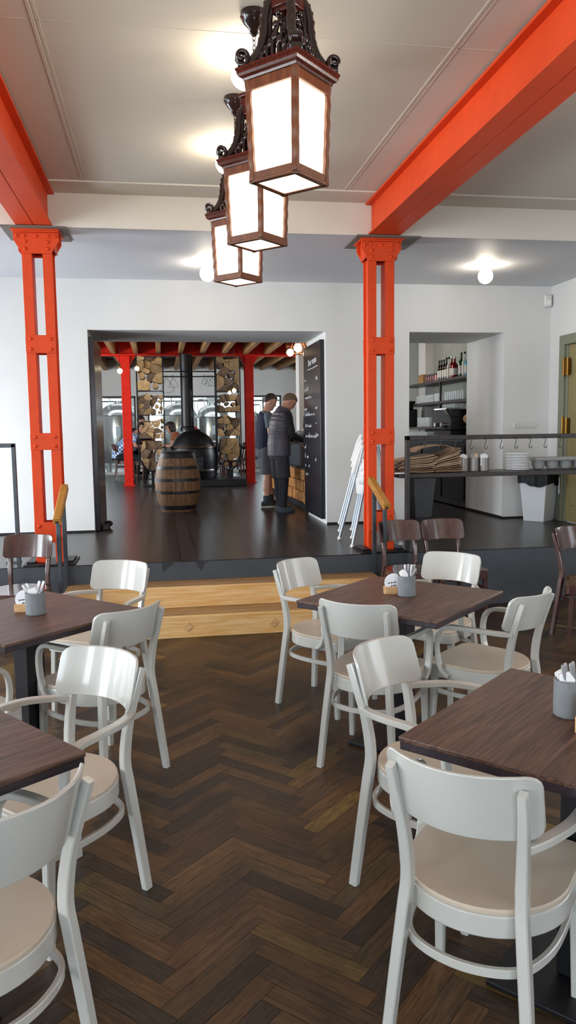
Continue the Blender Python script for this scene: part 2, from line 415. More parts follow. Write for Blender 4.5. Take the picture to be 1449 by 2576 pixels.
# ------------------------------------------------------------------ setting
def floor_parquet():
    L, W = .402, .0705; g = .0006
    vs = [(-5.7, -7.3, -.002), (7, -7.3, -.002), (7, 6.62, -.002), (-5.7, 6.62, -.002)]; fs = [(0, 1, 2, 3)]; cols = [(.02, .015, .012)]; uvs = [[(0, 0)]*4]
    pal = ['644b38', '5a4433', '4c3a2e', '6e5238', '5f4532', '523d2f', '453528', '6a4e35', '443730', '5a4534', '66503a']
    rare = ['7a6238', '82683f', '6f5a33']
    c45 = math.sqrt(.5)
    for st in range(-16, 18):
        for k in range(-70, 170):
            for kind in (0, 1):
                a, b = st*L, -st*L
                if kind == 0: u0, v0, u1, v1 = k*W+a, k*W+b, k*W+a+L, k*W+b+W
                else: u0, v0, u1, v1 = k*W+a, k*W+b+W, k*W+a+W, k*W+b+W+L
                cu, cv = (u0+u1)/2, (v0+v1)/2; x = c45*(cu-cv); y = c45*(cu+cv)
                if not (-3.6 < x < 6.9 and -2.5 < y < 6.5): continue
                u0 += g; v0 += g; u1 -= g; v1 -= g
                o = len(vs)
                vs += [(c45*(u-v), c45*(u+v), 0) for u, v in ((u0, v0), (u1, v0), (u1, v1), (u0, v1))]
                fs.append((o, o+1, o+2, o+3))
                h = random.choice(pal) if random.random() > .06 else random.choice(rare)
                s = random.uniform(.95, 1.3); c_ = hexc(h); cols.append((c_[0]*s*.82, c_[1]*s*.8, c_[2]*s*.62))
                ox, oy = random.uniform(0, 50), random.uniform(0, 50)
                uvs.append([(ox, oy), (ox+L, oy), (ox+L, oy+W), (ox, oy+W)] if kind == 0 else [(ox, oy), (ox, oy+W), (ox+L, oy+W), (ox+L, oy)])
    me = bpy.data.meshes.new('floor'); me.from_pydata(vs, [], fs)
    me.materials.append(M['parquet'])
    ca = me.color_attributes.new('Plank', 'FLOAT_COLOR', 'CORNER'); ul = me.uv_layers.new(name='UVMap')
    for p in me.polygons:
        for q, li in enumerate(p.loop_indices):
            ca.data[li].color = (*cols[p.index], 1); ul.data[li].uv = uvs[p.index][q]
    o = bpy.data.objects.new('floor', me); COL.objects.link(o); o['kind'] = 'structure'
floor_parquet()
struct(MB().bx(-5.7, 7, -7.3, 6.62, -.12, -.004), 'floor_base', M['gap'])
struct(MB().bx(-4.8, 7, 6.6, 26.5, .3, ZP), 'floor_platform', M['deck'])
mb = MB().bx(-5.7, 7, 6.585, 6.6, 0, .494)
tr = struct(mb, 'trim_1', M['riser'])
mb = MB()
for x0, hs in ((-.015, (.07, .075, .062, .05, .04, .03, .02, .012)), (.262, (.012, .04, .055, .07, .075, .06, .03, .014, .01))):
    for i, h in enumerate(hs): mb.bx(x0+i*.0125, x0+i*.0125+.005, 6.5835, 6.586, .494-h, .494)
mb.build('slot', M['slot'], tr)
# ceilings
struct(MB().bx(-5.7, 7, -7.3, 6.66, ZC, ZC+.15), 'ceiling', M['ceil'])
struct(MB().bx(-5.7, 7, 6.656, 8.9, ZL, ZC+.15), 'ceiling_low', M['ceil2'])
struct(MB().bx(-5.7, 7, 6.65, 6.656, ZL, ZC), 'wall_beam', M['ceil'])
mb = MB().bx(-5.5, 7, 6.35, 6.65, ZC-.012, ZC)
for x in (-.52, 1.545): mb.bx(x-.02, x-.004, -6, 6.35, ZC-.0025, ZC).bx(x+.004, x+.02, -6, 6.35, ZC-.0015, ZC)
mb.bx(-5.5, 7, 3.98, 3.985, ZC-.0015, ZC)
struct(mb, 'trim_2', M['ceil'])
struct(MB().bx(-1.2, -.70, 6.62, 7.1, ZL-.012, ZL).bx(1.70, 2.265, 6.62, 7.1, ZL-.012, ZL), 'trim_3', M['pad'])
# walls
OX0, OX1, OZ = -.745, 1.884, 2.705
PX0, PX1 = 2.874, 4.04
YB = 9.93
mb = MB().bx(-4, OX0, YW, YB, ZP, 3.7).bx(OX0, OX1, YW, YB, OZ, 3.7).bx(OX1, PX0, YW, YB, ZP, 3.7).bx(PX0, PX1, YW, YB, OZ, 3.7).bx(PX1, 5.4, YW, YB, ZP, 3.7)
struct(mb, 'wall_back', M['wall'], smooth=0)
struct(MB().bx(-4, OX0, YW-.008, YW, ZP, ZP+.022).bx(OX1, PX0, YW-.008, YW, ZP, ZP+.022).bx(PX1, 4.62, YW-.008, YW, ZP, ZP+.022).bx(PX1-.008, PX1, YW, YB, ZP, ZP+.03), 'baseboard_back', M['gap'])
def holed(fix, t, a0, a1, z0, z1, holes, axis):
    mb = MB()
    def q(b0, b1, c0, c1):
        if b1-b0 < 1e-4 or c1-c0 < 1e-4: return
        if axis == 'x': mb.bx(fix, fix+t, b0, b1, c0, c1)
        else: mb.bx(b0, b1, fix, fix+t, c0, c1)
    p = a0
    for h0, h1, hz0, hz1 in holes:
        q(p, h0, z0, z1); q(h0, h1, z0, hz0); q(h0, h1, hz1, z1); p = h1
    q(p, a1, z0, z1)
    return mb
LW = [(-3.6, -1.8, .9, 3.0), (.6, 2.4, .9, 3.0), (3.6, 5.4, .9, 3.0), (6.95, 8.45, .6, 1.75)]
struct(holed(-5.7, .25, -7.3, 6.6, 0, 3.7, LW[:3], 'x'), 'wall_left', M['wall'], smooth=0)
struct(holed(-3.85, .25, 6.6, 8.9, ZP, 3.7, LW[3:], 'x'), 'wall_platform', M['wall'], smooth=0)
BW = [(-3.6, -1.2, .9, 3.0), (.2, 2.6, .9, 3.0)]
struct(holed(-7.3, .2, -5.7, 7, 0, 3.7, BW, 'y'), 'wall_front', M['wall'], smooth=0)
RW = [(0, 3, 1.0, 2.8)]
struct(holed(6.8, .2, -7.3, 6.66, 0, 3.7, RW, 'x'), 'wall_right', M['wall'], smooth=0)
struct(MB().bx(4.62, 4.9, 6.6, 8.8, ZP, 3.7), 'wall_side', M['wall'])
n = 1
for i, (a, b, c, d) in enumerate(LW+BW):
    mb = MB()
    if i < 4:
        x = -5.65 if i < 3 else -3.8
        for y in (a+.03, (a+b)/2, b-.03): mb.box((x, y, (c+d)/2), (.05, .06, d-c))
        for z in (c+.03, c+(d-c)*.66, d-.03): mb.box((x, (a+b)/2, z), (.05, b-a, .05))
    else:
        y = -7.22
        for x in (a+.03, (a+b)/2, b-.03): mb.box((x, y, (c+d)/2), (.06, .05, d-c))
        for z in (c+.03, c+(d-c)*.66, d-.03): mb.box(((a+b)/2, y, z), (b-a, .05, .05))
    struct(mb, 'window_%d' % n, M['porc']); n += 1
# brewery side room
struct(holed(-4.8, .25, 9.9, 26.5, .3, 4.8, [(12, 16, 1.2, 3.0)], 'x'), 'wall_brewery_left', M['wall'], smooth=0)
struct(holed(4.65, .25, 9.9, 26.5, .3, 4.8, [(15.4, 17.6, 1.2, 3.0)], 'x'), 'wall_bar', M['barback'], smooth=0)
struct(MB().bx(-4.8, 4.9, 9.9, 20.7, 3.44, 3.6), 'ceiling_boards', M['roofb'])
mb = MB().bx(-4.6, 4.65, 20.6, 20.75, 2.52, 3.6)
for a, b in ((-4.6, -2.2), (-.6, -.3), (2.03, 2.27), (3.2, 4.65)): mb.bx(a, b, 20.6, 20.75, ZP, 2.52)
struct(mb, 'wall_glazed', M['wall'], smooth=0)
struct(MB().bx(-2.2, 3.2, 20.6, 20.66, ZP, ZP+.07), 'baseboard_far', M['wall'])
for a, b in ((-2.2, -.6), (-.3, 2.03), (2.27, 3.2)):
    mb = MB().bx(a, b, 20.62, 20.68, 2.47, 2.52)
    for x in ([a+.02, b-.02] if b-a < 1.7 else [a+.02, 1.47, b-.02]): mb.bx(x-.025, x+.025, 20.62, 20.68, ZP+.07, 2.5)
    w = struct(mb, 'window_%d' % n, M['frame']); n += 1
    MB().bx(a, b, 20.645, 20.65, ZP+.07, 2.5).build('pane', M['pane'], w)
struct(MB().bx(-4.8, 4.9, 20.7, 26.5, 4.6, 4.8), 'ceiling_brewery', M['ceil2'])
EW = [(-3.6, -1.2, 1.3, 3.6), (-.7, 1.6, 1.3, 3.6), (2.0, 4.2, 1.3, 3.6)]
struct(holed(26.3, .2, -4.8, 4.9, .3, 4.8, EW, 'y'), 'wall_far', M['wall'], smooth=0)
for a, b, c, d in EW:
    mb = MB()
    for k in range(4): mb.box((a+(b-a)*k/3, 26.35, (c+d)/2), (.05, .05, d-c))
    mb.box(((a+b)/2, 26.35, 2.6), (b-a, .05, .05))
    struct(mb, 'window_%d' % n, M['frame']); n += 1
# white pillar behind the counter and bar wall pilasters
struct(MB().bx(2.36, 2.62, 13.2, 13.5, ZP, 3.44), 'wall_pillar', M['wall'])
struct(MB().bx(4.5, 4.65, 12.9, 13.25, ZP, 3.44).bx(4.55, 4.65, 10.35, 10.6, ZP, 3.44), 'trim_4', M['wall'])

# side door
d = MB()
for y0, y1, z0, z1 in ((8.36, 8.47, ZP, 2.63), (7.3, 7.41, ZP, 2.63), (7.41, 8.36, 2.52, 2.63)): d.bx(4.56, 4.62, y0, y1, z0, z1)
d.bx(4.59, 4.62, 8.32, 8.36, ZP, 2.52)
d = struct(d, 'door_1', M['sage'], bevel=.006)
MB().bx(4.6, 4.625, 7.41, 8.32, ZP+.01, 2.52).bx(4.585, 4.6, 7.5, 8.2, ZP+.2, 1.35).bx(4.585, 4.6, 7.5, 8.2, 1.5, 2.4).build('door_leaf', M['sage2'], d, bevel=.008)
for z, k in ((2.27, 'brass'), (1.6, 'brass')):
    MB().bx(4.565, 4.585, 8.25, 8.36, z-.09, z+.09).cyl((4.56, 8.36, z-.11), (4.56, 8.36, z+.11), .013).cyl((4.56, 8.27, z-.1), (4.56, 8.27, z+.1), .012).build('hinge', M[k], d)
MB().cyl((4.55, 8.38, .82), (4.55, 8.38, 1.0), .012).cyl((4.55, 8.38, .83), (4.58, 8.38, .83), .01).cyl((4.55, 8.38, .99), (4.58, 8.38, .99), .01).build('bolt', M['chrome'], d)

# blackboards on the jambs
bb = thing('blackboard', 'tall black chalkboard with white handwriting on the right jamb of the opening', 'blackboard', (0, 0, 0))
MB().bx(1.834, 1.884, 8.87, 9.91, .555, 2.625).build('board', M['board'], bb, bevel=.004)
def text(s, size, mx, parent, name, m, ext=.0006):
    cu = bpy.data.curves.new(name, 'FONT'); cu.body = s; cu.size = size; cu.extrude = ext; cu.align_x = 'LEFT'
    o = bpy.data.objects.new(name, cu); COL.objects.link(o)
    dg = bpy.context.evaluated_depsgraph_get(); dg.update()
    me = bpy.data.meshes.new_from_object(o.evaluated_get(dg)); bpy.data.objects.remove(o)
    me.transform(mx); me.materials.clear(); me.materials.append(m)
    o = bpy.data.objects.new(name, me); COL.objects.link(o); o.parent = parent
    return o
def bbm(y, z, tilt=0): # text reading towards -y on a face at x = 1.834
    return MX.Translation((1.8335, y, z)) @ MX(((0, 0, -1, 0), (-1, 0, 0, 0), (0, 1, 0, 0), (0, 0, 0, 1))) @ MX.Rotation(R(tilt), 4, 'Z') @ MX.Shear('XZ', 4, (0, 0))
text('Beer menu', .115, bbm(9.6, 2.375, 2), bb, 'writing', M['chalk'])
mb = MB().sweep([(1.833, 9.64, 2.335), (1.833, 9.3, 2.335), (1.833, 9.02, 2.345)], .004, .008)
mb.build('underline', M['chalk'], bb)
def scrib(y0, y1, z, h):
    global mb
    mb = MB(); h *= .75; pts = []; y = y0
    while y > y1:
        if random.random() < .14 and pts:
            if len(pts) > 2: mb.sweep(catmull(pts, 3), .003, .006)
            pts = []; y -= .03; continue
        tall = random.random() < .25
        pts.append((1.833, y, z+(h if tall else h*.45)*(len(pts) % 2)+random.uniform(0, .006))); y -= random.uniform(.012, .022)
    if len(pts) > 2: mb.sweep(catmull(pts, 3), .003, .006)
    mb.build('handwriting', M['chalk'], bb); 
for y0, y1, z, h in ((9.86, 9.74, 2.2, .07), (9.82, 9.6, 2.08, .07), (9.12, 8.95, 2.18, .06), (9.82, 9.4, 1.98, .06), (9.88, 9.7, 1.84, .07), (9.85, 9.2, 1.77, .06), (9.15, 9.02, 1.84, .07), (9.82, 9.3, 1.63, .05), (9.2, 9.1, 1.66, .05),
    (9.85, 9.1, 1.5, .08), (9.08, 9.0, 1.52, .07), (9.88, 9.78, 1.36, .07), (9.86, 9.62, 1.24, .08), (9.2, 9.14, 1.22, .06), (9.86, 9.55, 1.13, .08), (9.86, 9.66, 1.02, .08)):
    scrib(y0, y1, z, h)
tag(MB().bx(OX0, OX0+.055, 8.87, 9.93, ZP+.005, 2.64).build('door_panel', M['boardl'], bevel=.004), 'plain black panel covering the left jamb of the big opening', 'panel')
tag(MB().box((-.64, 9.05, ZP+.03), (.08, .25, .06)).sphere((-.62, 9.15, ZP+.05), .05, sc=(1, 1.6, .7)).build('doorstop_brush', M['blackp'], bevel=.01), 'small black brush lying on the floor against the left jamb panel', 'brush')
# wall fittings
s = tag(MB().bx(4.17, 4.46, YW-.012, YW, 1.585, 1.66).build('socket_plate', M['porc'], bevel=.006), 'white four gang socket strip on the wall above the plate stack', 'socket')
for k in range(4): MB().lathe([(.024, 0), (.024, .004), (.018, .004), (.018, .002)], 16, mx=MX.Translation((4.21+k*.07, YW-.012, 1.622)) @ MX.Rotation(PI/2, 4, 'X')).build('outlet', M['porc'], s)
s = tag(MB().box((4.56, YW-.03, 3.07), (.09, .06, .14)).build('motion_sensor', M['porc'], bevel=.015), 'small white alarm sensor high in the wall corner', 'sensor')
MB().box((4.56, YW-.062, 3.05), (.06, .008, .06)).build('lens', M['napkin'], s, bevel=.004)

# ------------------------------------------------------------------ orange columns and beams
def rivets(mb, pts, n, r=.017):
    n = V(n); q = n.to_track_quat('Z', 'Y').to_matrix().to_4x4()
    for p in pts: mb.lathe([(r, 0), (r*.95, r*.3), (r*.7, r*.62), (r*.25, r*.8)], 10, mx=MX.Translation(p) @ q)
def column(x, label, sidewalls):
    t = thing('riveted_column', label, 'column', (x, 6.82, ZP), group='orange riveted columns')
    W, D, H = .24, .158, ZL-.002-ZP
    hw, hd = W/2, D/2
    for s in (-1, 1):
        mb = MB()
        a, b = (s*hw, s*(hw-.078)) if s > 0 else (-hw, -hw+.078)
        lo, hi = min(a, b), max(a, b)
        web = (lo+.018, hi) if s < 0 else (lo, hi-.018)
        mb.bx(web[0], web[1], -hd+.012, hd-.012, .01, H-.02).bx(lo, hi, -hd, -hd+.013, .01, H-.02).bx(lo, hi, hd-.013, hd, .01, H-.02)
        mb.build('channel', M['orange'], t, bevel=.003)
        rv = MB(); zs = [z-ZP for z in (2.37, 2.28, 1.57, 1.49, .82, .72)]+[H-.08, H-.15]
        rivets(rv, [(s*(hw-.018), -.03, z) for z in zs], (s, 0, 0), .015); rv.build('rivet_row', M['orange'], t)
    for z0, z1 in ((2.254, 2.40), (1.46, 1.60), (.68, .855)):
        for sy in (-1, 1):
            y = sy*(hd+.005)
            p = MB().bx(-hw, hw, y-.006, y+.006, z0-ZP, z1-ZP).build('batten_plate', M['orange'], t, bevel=.002)
            if sy < 0:
                rv = MB(); rivets(rv, [(sx*(hw-.04), y-.005, z-ZP) for sx in (-1, 1) for z in (z0+.032, z1-.032)], (0, -1, 0)); rv.build('rivet', M['orange'], p)
    zb = 3.05-ZP; top = .178
    poly = [(-hw, zb), (hw, zb), (hw, zb+.01), (top, H-.088), (top, H), (-top, H), (-top, H-.088), (-hw, zb+.01)]
    for sy in (-1, 1):
        y = sy*(hd+.006)
        mx = MX.Translation((0, y, 0)) @ MX.Rotation(PI/2, 4, 'X')
        p = MB().prism(poly, -.007, .007, mx).build('gusset_plate', M['orange'], t, bevel=.002)
        if sy < 0:
            rv = MB()
            rivets(rv, [(xx, y-.006, H-.055) for xx in (-.15, -.095, 0, .095, .15)]+[(xx, y-.006, H-zz) for xx in (-.088, .088) for zz in (.1, .155)], (0, -1, 0)); rv.build('rivet', M['orange'], p)
            MB().bx(-top, top, y-.04, y, H-.03, H-.018).build('seat_angle', M['orange'], p, bevel=.002)
    for s in (-1, 1): # side gussets
        pts = [(-.12, zb), (.12, zb), (.12, H-.02), (-.12, H-.02)]
        MB().prism([(hd*u, v) for u, v in ((-1, zb+.02), (1, zb+.02), (1, H-.02), (-1, H-.02))], -.005, .005, MX.Translation((s*(hw+.02), 0, 0)) @ MX.Rotation(PI/2, 4, 'Z') @ MX.Rotation(PI/2, 4, 'X')).build('side_gusset', M['orange'], t)
    MB().bx(-.19, .19, -.15, .15, H-.02, H).build('cap_plate', M['orange'], t, bevel=.003)
    MB().bx(-.21, .21, -.2, .2, 0, .012).bx(-.19, -.12, -.14, .14, .012, .03).bx(.12, .19, -.14, .14, .012, .03).build('base_plate', M['iron'], t, bevel=.003)
    return t
column(-.944, 'orange riveted steel column at the left end of the steps', 0)
column(1.945, 'orange riveted steel column at the right end of the steps', 1)
def beam(x, label):
    t = thing('steel_beam', label, 'beam', (x, 0, 0), group='orange ceiling beams')
    for s in (-1, 1):
        a, b = (.002, .14) if s > 0 else (-.14, -.002); c, d = (.002, .112) if s > 0 else (-.112, -.002)
        MB().bx(c, d, -6.9, 6.645, ZL+.02, ZC-.03).build('web', M['orange'], t)
        MB().bx(a, b, -6.9, 6.645, ZL+.004, ZL+.021).build('bottom_flange', M['orange'], t, bevel=.003)
    MB().bx(-.165, .165, -6.9, 6.645, ZC-.031, ZC-.013).build('top_flange', M['orange'], t, bevel=.003)
beam(-.944, 'orange steel beam along the ceiling at the left')
beam(1.945, 'orange steel beam along the ceiling at the right')

# ------------------------------------------------------------------ steps, handrails, railings
def step(y0, z0, z1, label, diamonds):
    t = thing('wooden_step', label, 'step', (.51, y0, z0), group='pine steps')
    h = z1-z0; d = 6.583-y0; hw = 1.3
    MB().bx(-hw, hw, 0, .035, 0, h-.001).build('riser_board', M['pine'], t, bevel=.003)
    MB().bx(-hw, hw, .036, d, h-.04, h).build('tread_board', M['tread'], t, bevel=.004)
    MB().bx(-hw, -hw+.04, .036, d, 0, h-.041).bx(hw-.04, hw, .036, d, 0, h-.041).build('side_board', M['pine'], t)
    for x in diamonds:
        mx = MX.Translation((x-.51, -.003, .085)) @ MX.Rotation(PI/4, 4, 'Y')
        MB().box((0, 0, 0), (.055, .012, .055), mx).build('diamond_plug', M['cork'], t, bevel=.003)
step(5.976, 0, .17, 'lower pine step with two diamond plugs in its riser', (.17, .845))
step(6.283, .171, .341, 'upper pine step below the grey platform edge', ())
def handrail(p0, p1, posts, label):
    t = thing('stair_handrail', label, 'handrail', (p0[0], p0[1], .341), group='stair handrails')
    o = V((p0[0], p0[1], .341)); a = V(p0)-o; b = V(p1)-o
    mb = MB(); d = (b-a).normalized()
    mb.sweep([a, b], .06, .032); up = V((1, 0, 0)).cross(d); up = up if up.z > 0 else -up
    for s in (-1, 1): mb.sweep([a-up*.03+V((s*.021, 0, 0)), b-up*.03+V((s*.021, 0, 0))], .018, .03)
    mb.build('rail', M['oakrail'], t, bevel=.003)
    MB().sweep([a-up*.024, b-up*.024], .022, .012).build('flat_bar', M['steel'], t)
    for x, y, z in posts:
        tt = (y-p0[1])/(p1[1]-p0[1]); zt = p0[2]+(p1[2]-p0[2])*tt-.03
        MB().bx(x-o.x-.016, x-o.x+.016, y-o.y-.016, y-o.y+.016, z-o.z, zt-o.z).build('post', M['steel'], t, bevel=.002)
handrail((-.815, 6.22, .925), (-.795, 6.64, 1.165), [(-.814, 6.29, .341), (-.8, 6.55, .341)], 'wooden topped stair handrail beside the left orange column')
handrail((1.842, 6.2, .965), (1.818, 6.62, 1.165), [(1.838, 6.27, .341), (1.823, 6.54, .341)], 'wooden topped stair handrail before the right orange column')
def sq(mb, a, b, w=.035): return mb.sweep([a, b], w, w, ch=.1, ref=(1, 0, 0) if abs(V(b).x-V(a).x) < .1 else (0, 0, 1))
t = thing('steel_railing', 'thin dark steel railing left of the left orange column', 'railing', (-1.227, 6.87, ZP))
sq(MB(), (0, 0, 0), (0, 0, 1.01)).build('post', M['steel'], t)
sq(MB(), (-2.3, 0, 1.0), (.016, 0, 1.0)).build('top_rail', M['steel'], t)
sq(MB(), (-2.25, 0, 0), (-2.25, 0, 1.0)).build('post', M['steel'], t)
MB().bx(-.1, .02, -.03, .03, 0, .012).bx(-.06, -.045, -.005, .005, 0, .06).build('foot_plate', M['steel'], t)
t = thing('steel_railing', 'dark steel serving rail with hooks right of the right orange column', 'railing', (2.165, 6.67, ZP))
sq(MB(), (0, 0, 0), (0, 0, 1.03), .04).build('post', M['steel2'], t)
sq(MB(), (-.02, 0, 1.013), (2.42, 0, 1.013), .04).build('top_rail', M['steel2'], t)
MB().bx(-.06, 2.42, .03, .5, .655, .692).build('shelf', M['steel2'], t, bevel=.003)
sq(MB(), (-.03, .46, 0), (-.03, .46, .655), .04).build('leg', M['steel'], t)
sq(MB(), (2.05, .2, 0), (2.05, .2, .655), .045).build('leg', M['steel'], t)
hx = [2.323, 2.464, 2.607, 2.75, 2.89, 3.036, 3.178, 3.317, 3.462, 3.607]
hk = None
for k, x in enumerate(hx):
    if hk is None:
        P = [(-.014, 0, .0), (-.016, 0, .012), (-.006, 0, .024), (.005, 0, .018), (.006, 0, 0), (.001, 0, -.03), (-.008, 0, -.055), (-.006, 0, -.075), (.006, 0, -.082), (.017, 0, -.072), (.019, 0, -.06)]
        P = [(p[0]*1.0, p[1], p[2]) for p in P]
        hk = MB().sweep([V((p.x, p.y, p.z)) for p in catmull(P, 3)], .006, .006, ref=(0, 1, 0), rnd=6).build('s_hook', M['steel2'])
        tag(hk, 'one of ten steel S hooks hanging in a row from the serving rail', 'hook', 's hooks on the serving rail')
        hk.location = (x, 6.648, ZP+.988); hk.rotation_euler = (0, 0, 0)
    else:
        h = hk.copy(); COL.objects.link(h); h.location = (x, 6.648, ZP+.988)

# ------------------------------------------------------------------ globes on the ceilings
def globe(x, y, z, label):
    t = thing('globe_light', label, 'ceiling light', (x, y, z), group='globe ceiling lights')
    MB().lathe([(.05, 0), (.05, -.02), (.042, -.035), (.04, -.05)], 20).build('fitting', M['porc'], t)
    MB().sphere((0, 0, -.108), .075, 24, 16).build('globe', M['bulb'], t)
globe(.485, 4.17, ZC, 'glowing globe light on the ceiling between the nearest two lanterns')
globe(.5, 5.5, ZC, 'glowing globe light on the ceiling at the left of the middle lantern top')
globe(.505, 7.86, ZL, 'glowing globe light on the low ceiling left of the farthest lantern')
globe(3.33, 7.72, ZL, 'glowing globe light on the low ceiling above the plate stack')

# ------------------------------------------------------------------ lanterns
def lantern():
    t = thing('hanging_lantern', 'nearest and largest of the three carved wooden lanterns', 'lantern', (.485, 2.86, 0), R(45), 'carved wooden lanterns')
    z0, z1 = 2.475, 2.82; b = .1035; tp = .112      # half sides, bottom and top
    def hs(z): return b+(tp-b)*(z-z0)/(z1-z0)
    for sx in (-1, 1):
        for sy in (-1, 1):
            pts = []; N = 26
            for i in range(N+1):
                z = z0+(z1-z0)*i/N; w = .0011*math.sin(i*1.3); h = hs(z)-.012+w
                pts.append((sx*h, sy*h, z))
            MB().sweep(pts, .022, .022, ch=.12).build('corner_post', M['lwood'], t)
    fr = MB(); fr2 = MB()
    for a in range(4):
        m = MX.Rotation(a*PI/2, 4, 'Z')
        fr.box((0, b-.013, z0+.018), (2*b-.02, .02, .036), m); fr2.box((0, tp-.012, z1-.018), (2*tp-.02, .02, .036), m)
    fr.build('bottom_rail', M['lwood'], t, bevel=.002); fr2.build('top_rail', M['lwood'], t, bevel=.002)
    for a in range(4):
        m = MX.Rotation(a*PI/2, 4, 'Z')
        i0, i1 = b-.014, tp-.014; za, zb = z0+.034, z1-.034
        w0, w1 = hs(za)-.02, hs(zb)-.02
        MB().add([(-w0, i0, za), (w0, i0, za), (w1, i1, zb), (-w1, i1, zb), (-w0, i0-.003, za), (w0, i0-.003, za), (w1, i1-.003, zb), (-w1, i1-.003, zb)],
                 [(0, 1, 2, 3), (7, 6, 5, 4), (0, 4, 5, 1), (1, 5, 6, 2), (2, 6, 7, 3), (3, 7, 4, 0)], m).build('glass_panel', M['glow'], t, smooth=0)
    bf = MB()
    for a in range(4): bf.box((0, b-.011, z0+.006), (2*b, .022, .012), MX.Rotation(a*PI/2, 4, 'Z'))
    bf.build('bottom_frame', M['lwood'], t, bevel=.002)
    MB().box((0, 0, z0+.006), (2*b-.046, 2*b-.046, .004)).build('bottom_glass', M['glow'], t)
    prof = [(tp-.02, z1), (tp+.002, z1), (tp+.004, z1+.008), (tp+.014, z1+.014), (tp+.018, z1+.022), (tp+.018, z1+.03), (tp+.022, z1+.034), (tp+.022, z1+.042), (tp-.03, z1+.046)]
    MB().loft([[(r*sx, r*sy, z) for sx, sy in ((-1, -1), (1, -1), (1, 1), (-1, 1))] for r, z in prof]).build('cornice', M['lmahog'], t, smooth=20)
    zt = z1+.046
    def spiral(c, r0, r1, a0, turns, n=26):
        return [(c[0]+(r0+(r1-r0)*i/n)*math.cos(a0+turns*2*PI*i/n), c[1]+(r0+(r1-r0)*i/n)*math.sin(a0+turns*2*PI*i/n)) for i in range(n+1)]
    for a in range(4):
        m = MX.Rotation(a*PI/2+PI/4, 4, 'Z')
        # (r, z) curve: volute at the corner then an S sweep up to the middle block
        vol = spiral((.166, zt+.03), .006, .028, PI*1.2, 1.15)
        s_ = [(.128, zt+.018), (.1, zt+.055), (.082, zt+.11), (.078, zt+.165), (.068, zt+.21), (.045, zt+.245), (.03, zt+.25)]
        body = [V((x, 0, z)) for x, z in s_]
        mb = MB()
        P = catmull(body, 5)
        mb.sweep(P, .034, .036, ref=(0, 1, 0), taper=lambda u: 1-.25*u, ch=.3)
        mb.sweep([p+V((-.016, 0, .004)) for p in P], .018, .02, ref=(0, 1, 0))
        mb.sweep([V((x, 0, z)) for x, z in vol], .042, .014, ref=(0, 1, 0))
        mb.sweep(catmull([(.178, 0, zt+.004), (.15, 0, zt+.006), (.128, 0, zt+.018)], 4), .036, .02, ref=(0, 1, 0))
        for k in range(7): # leaf tongues along the sweep
            p = P[3+k*3]; mb.capsule(p+V((.012, 0, 0)), p+V((.03-.004*k, 0, -.025)), .009, .003, 8)
        for q in mb.v[:]: pass
        mb.v = [tuple(m @ V(q)) for q in mb.v]
        mb.build('scroll_bracket', M['ldark'], t, smooth=50)
        # pierced carved tracery between the brackets
        m2 = MX.Rotation(a*PI/2, 4, 'Z'); tb = MB()
        for k in range(-3, 4):
            x = k*.022; top = .17-abs(k)*.035
            tb.sweep(catmull([(x, .085-abs(k)*.004, zt), (x*1.15+.008, .078, zt+top*.35), (x*.8-.007, .066, zt+top*.7), (x*.45, .05, zt+top)], 4), .012, .012, ref=(0, 1, 0), taper=lambda u: 1.2-.6*u)
            tb.sphere((x*.9, .078, zt+top*.5), .011, 8, 6, sc=(1, .7, 1.5)); tb.sphere((x*.5, .052, zt+top), .012, 8, 6)
        tb.v = [tuple(m2 @ V(q)) for q in tb.v]
        tb.build('tracery', M['ldark'], t, smooth=50)
    MB().lathe([(.012, zt), (.03, zt+.01), (.035, zt+.05), (.026, zt+.1), (.016, zt+.13), (.02, zt+.15), (.02, zt+.17)], 8).build('baluster', M['ldark'], t)
    MB().box((0, 0, zt+.235), (.1, .1, .08)).box((0, 0, zt+.19), (.08, .08, .02)).box((0, 0, zt+.285), (.115, .115, .02)).build('crown_block', M['lmahog'], t, bevel=.005)
    MB().lathe([(.04, zt+.295), (.03, zt+.31), (.012, zt+.33), (.009, zt+.345)], 12).build('finial', M['ldark'], t)
    zr = ZC
    MB().lathe([(.062, zr), (.064, zr-.022), (.058, zr-.03), (.056, zr-.036), (.046, zr-.05), (.026, zr-.07), (.019, zr-.078), (.023, zr-.088), (.012, zr-.1)], 24).build('ceiling_rose', M['ldark'], t)
    ch = MB(); z = zt+.34; k = 0
    while z < zr-.1:
        ring = [(.008*math.cos(u), 0, z+.014+.014*math.sin(u)) for u in [2*PI*i/10 for i in range(10)]]
        if k % 2: ring = [(0, p[0], p[2]) for p in ring]
        ch.sweep(ring, .004, .004, closed=True, rnd=5, ref=(0, 1, 0) if k % 2 == 0 else (1, 0, 0)); z += .021; k += 1
    ch.build('chain', M['ldark'], t)
    return t
ln = lantern()
dup(ln, (.485, 3.79, 0), R(45), 'middle one of the three carved wooden lanterns in a line')
dup(ln, (.485, 4.72, 0), R(45), 'farthest and smallest of the three carved wooden lanterns')
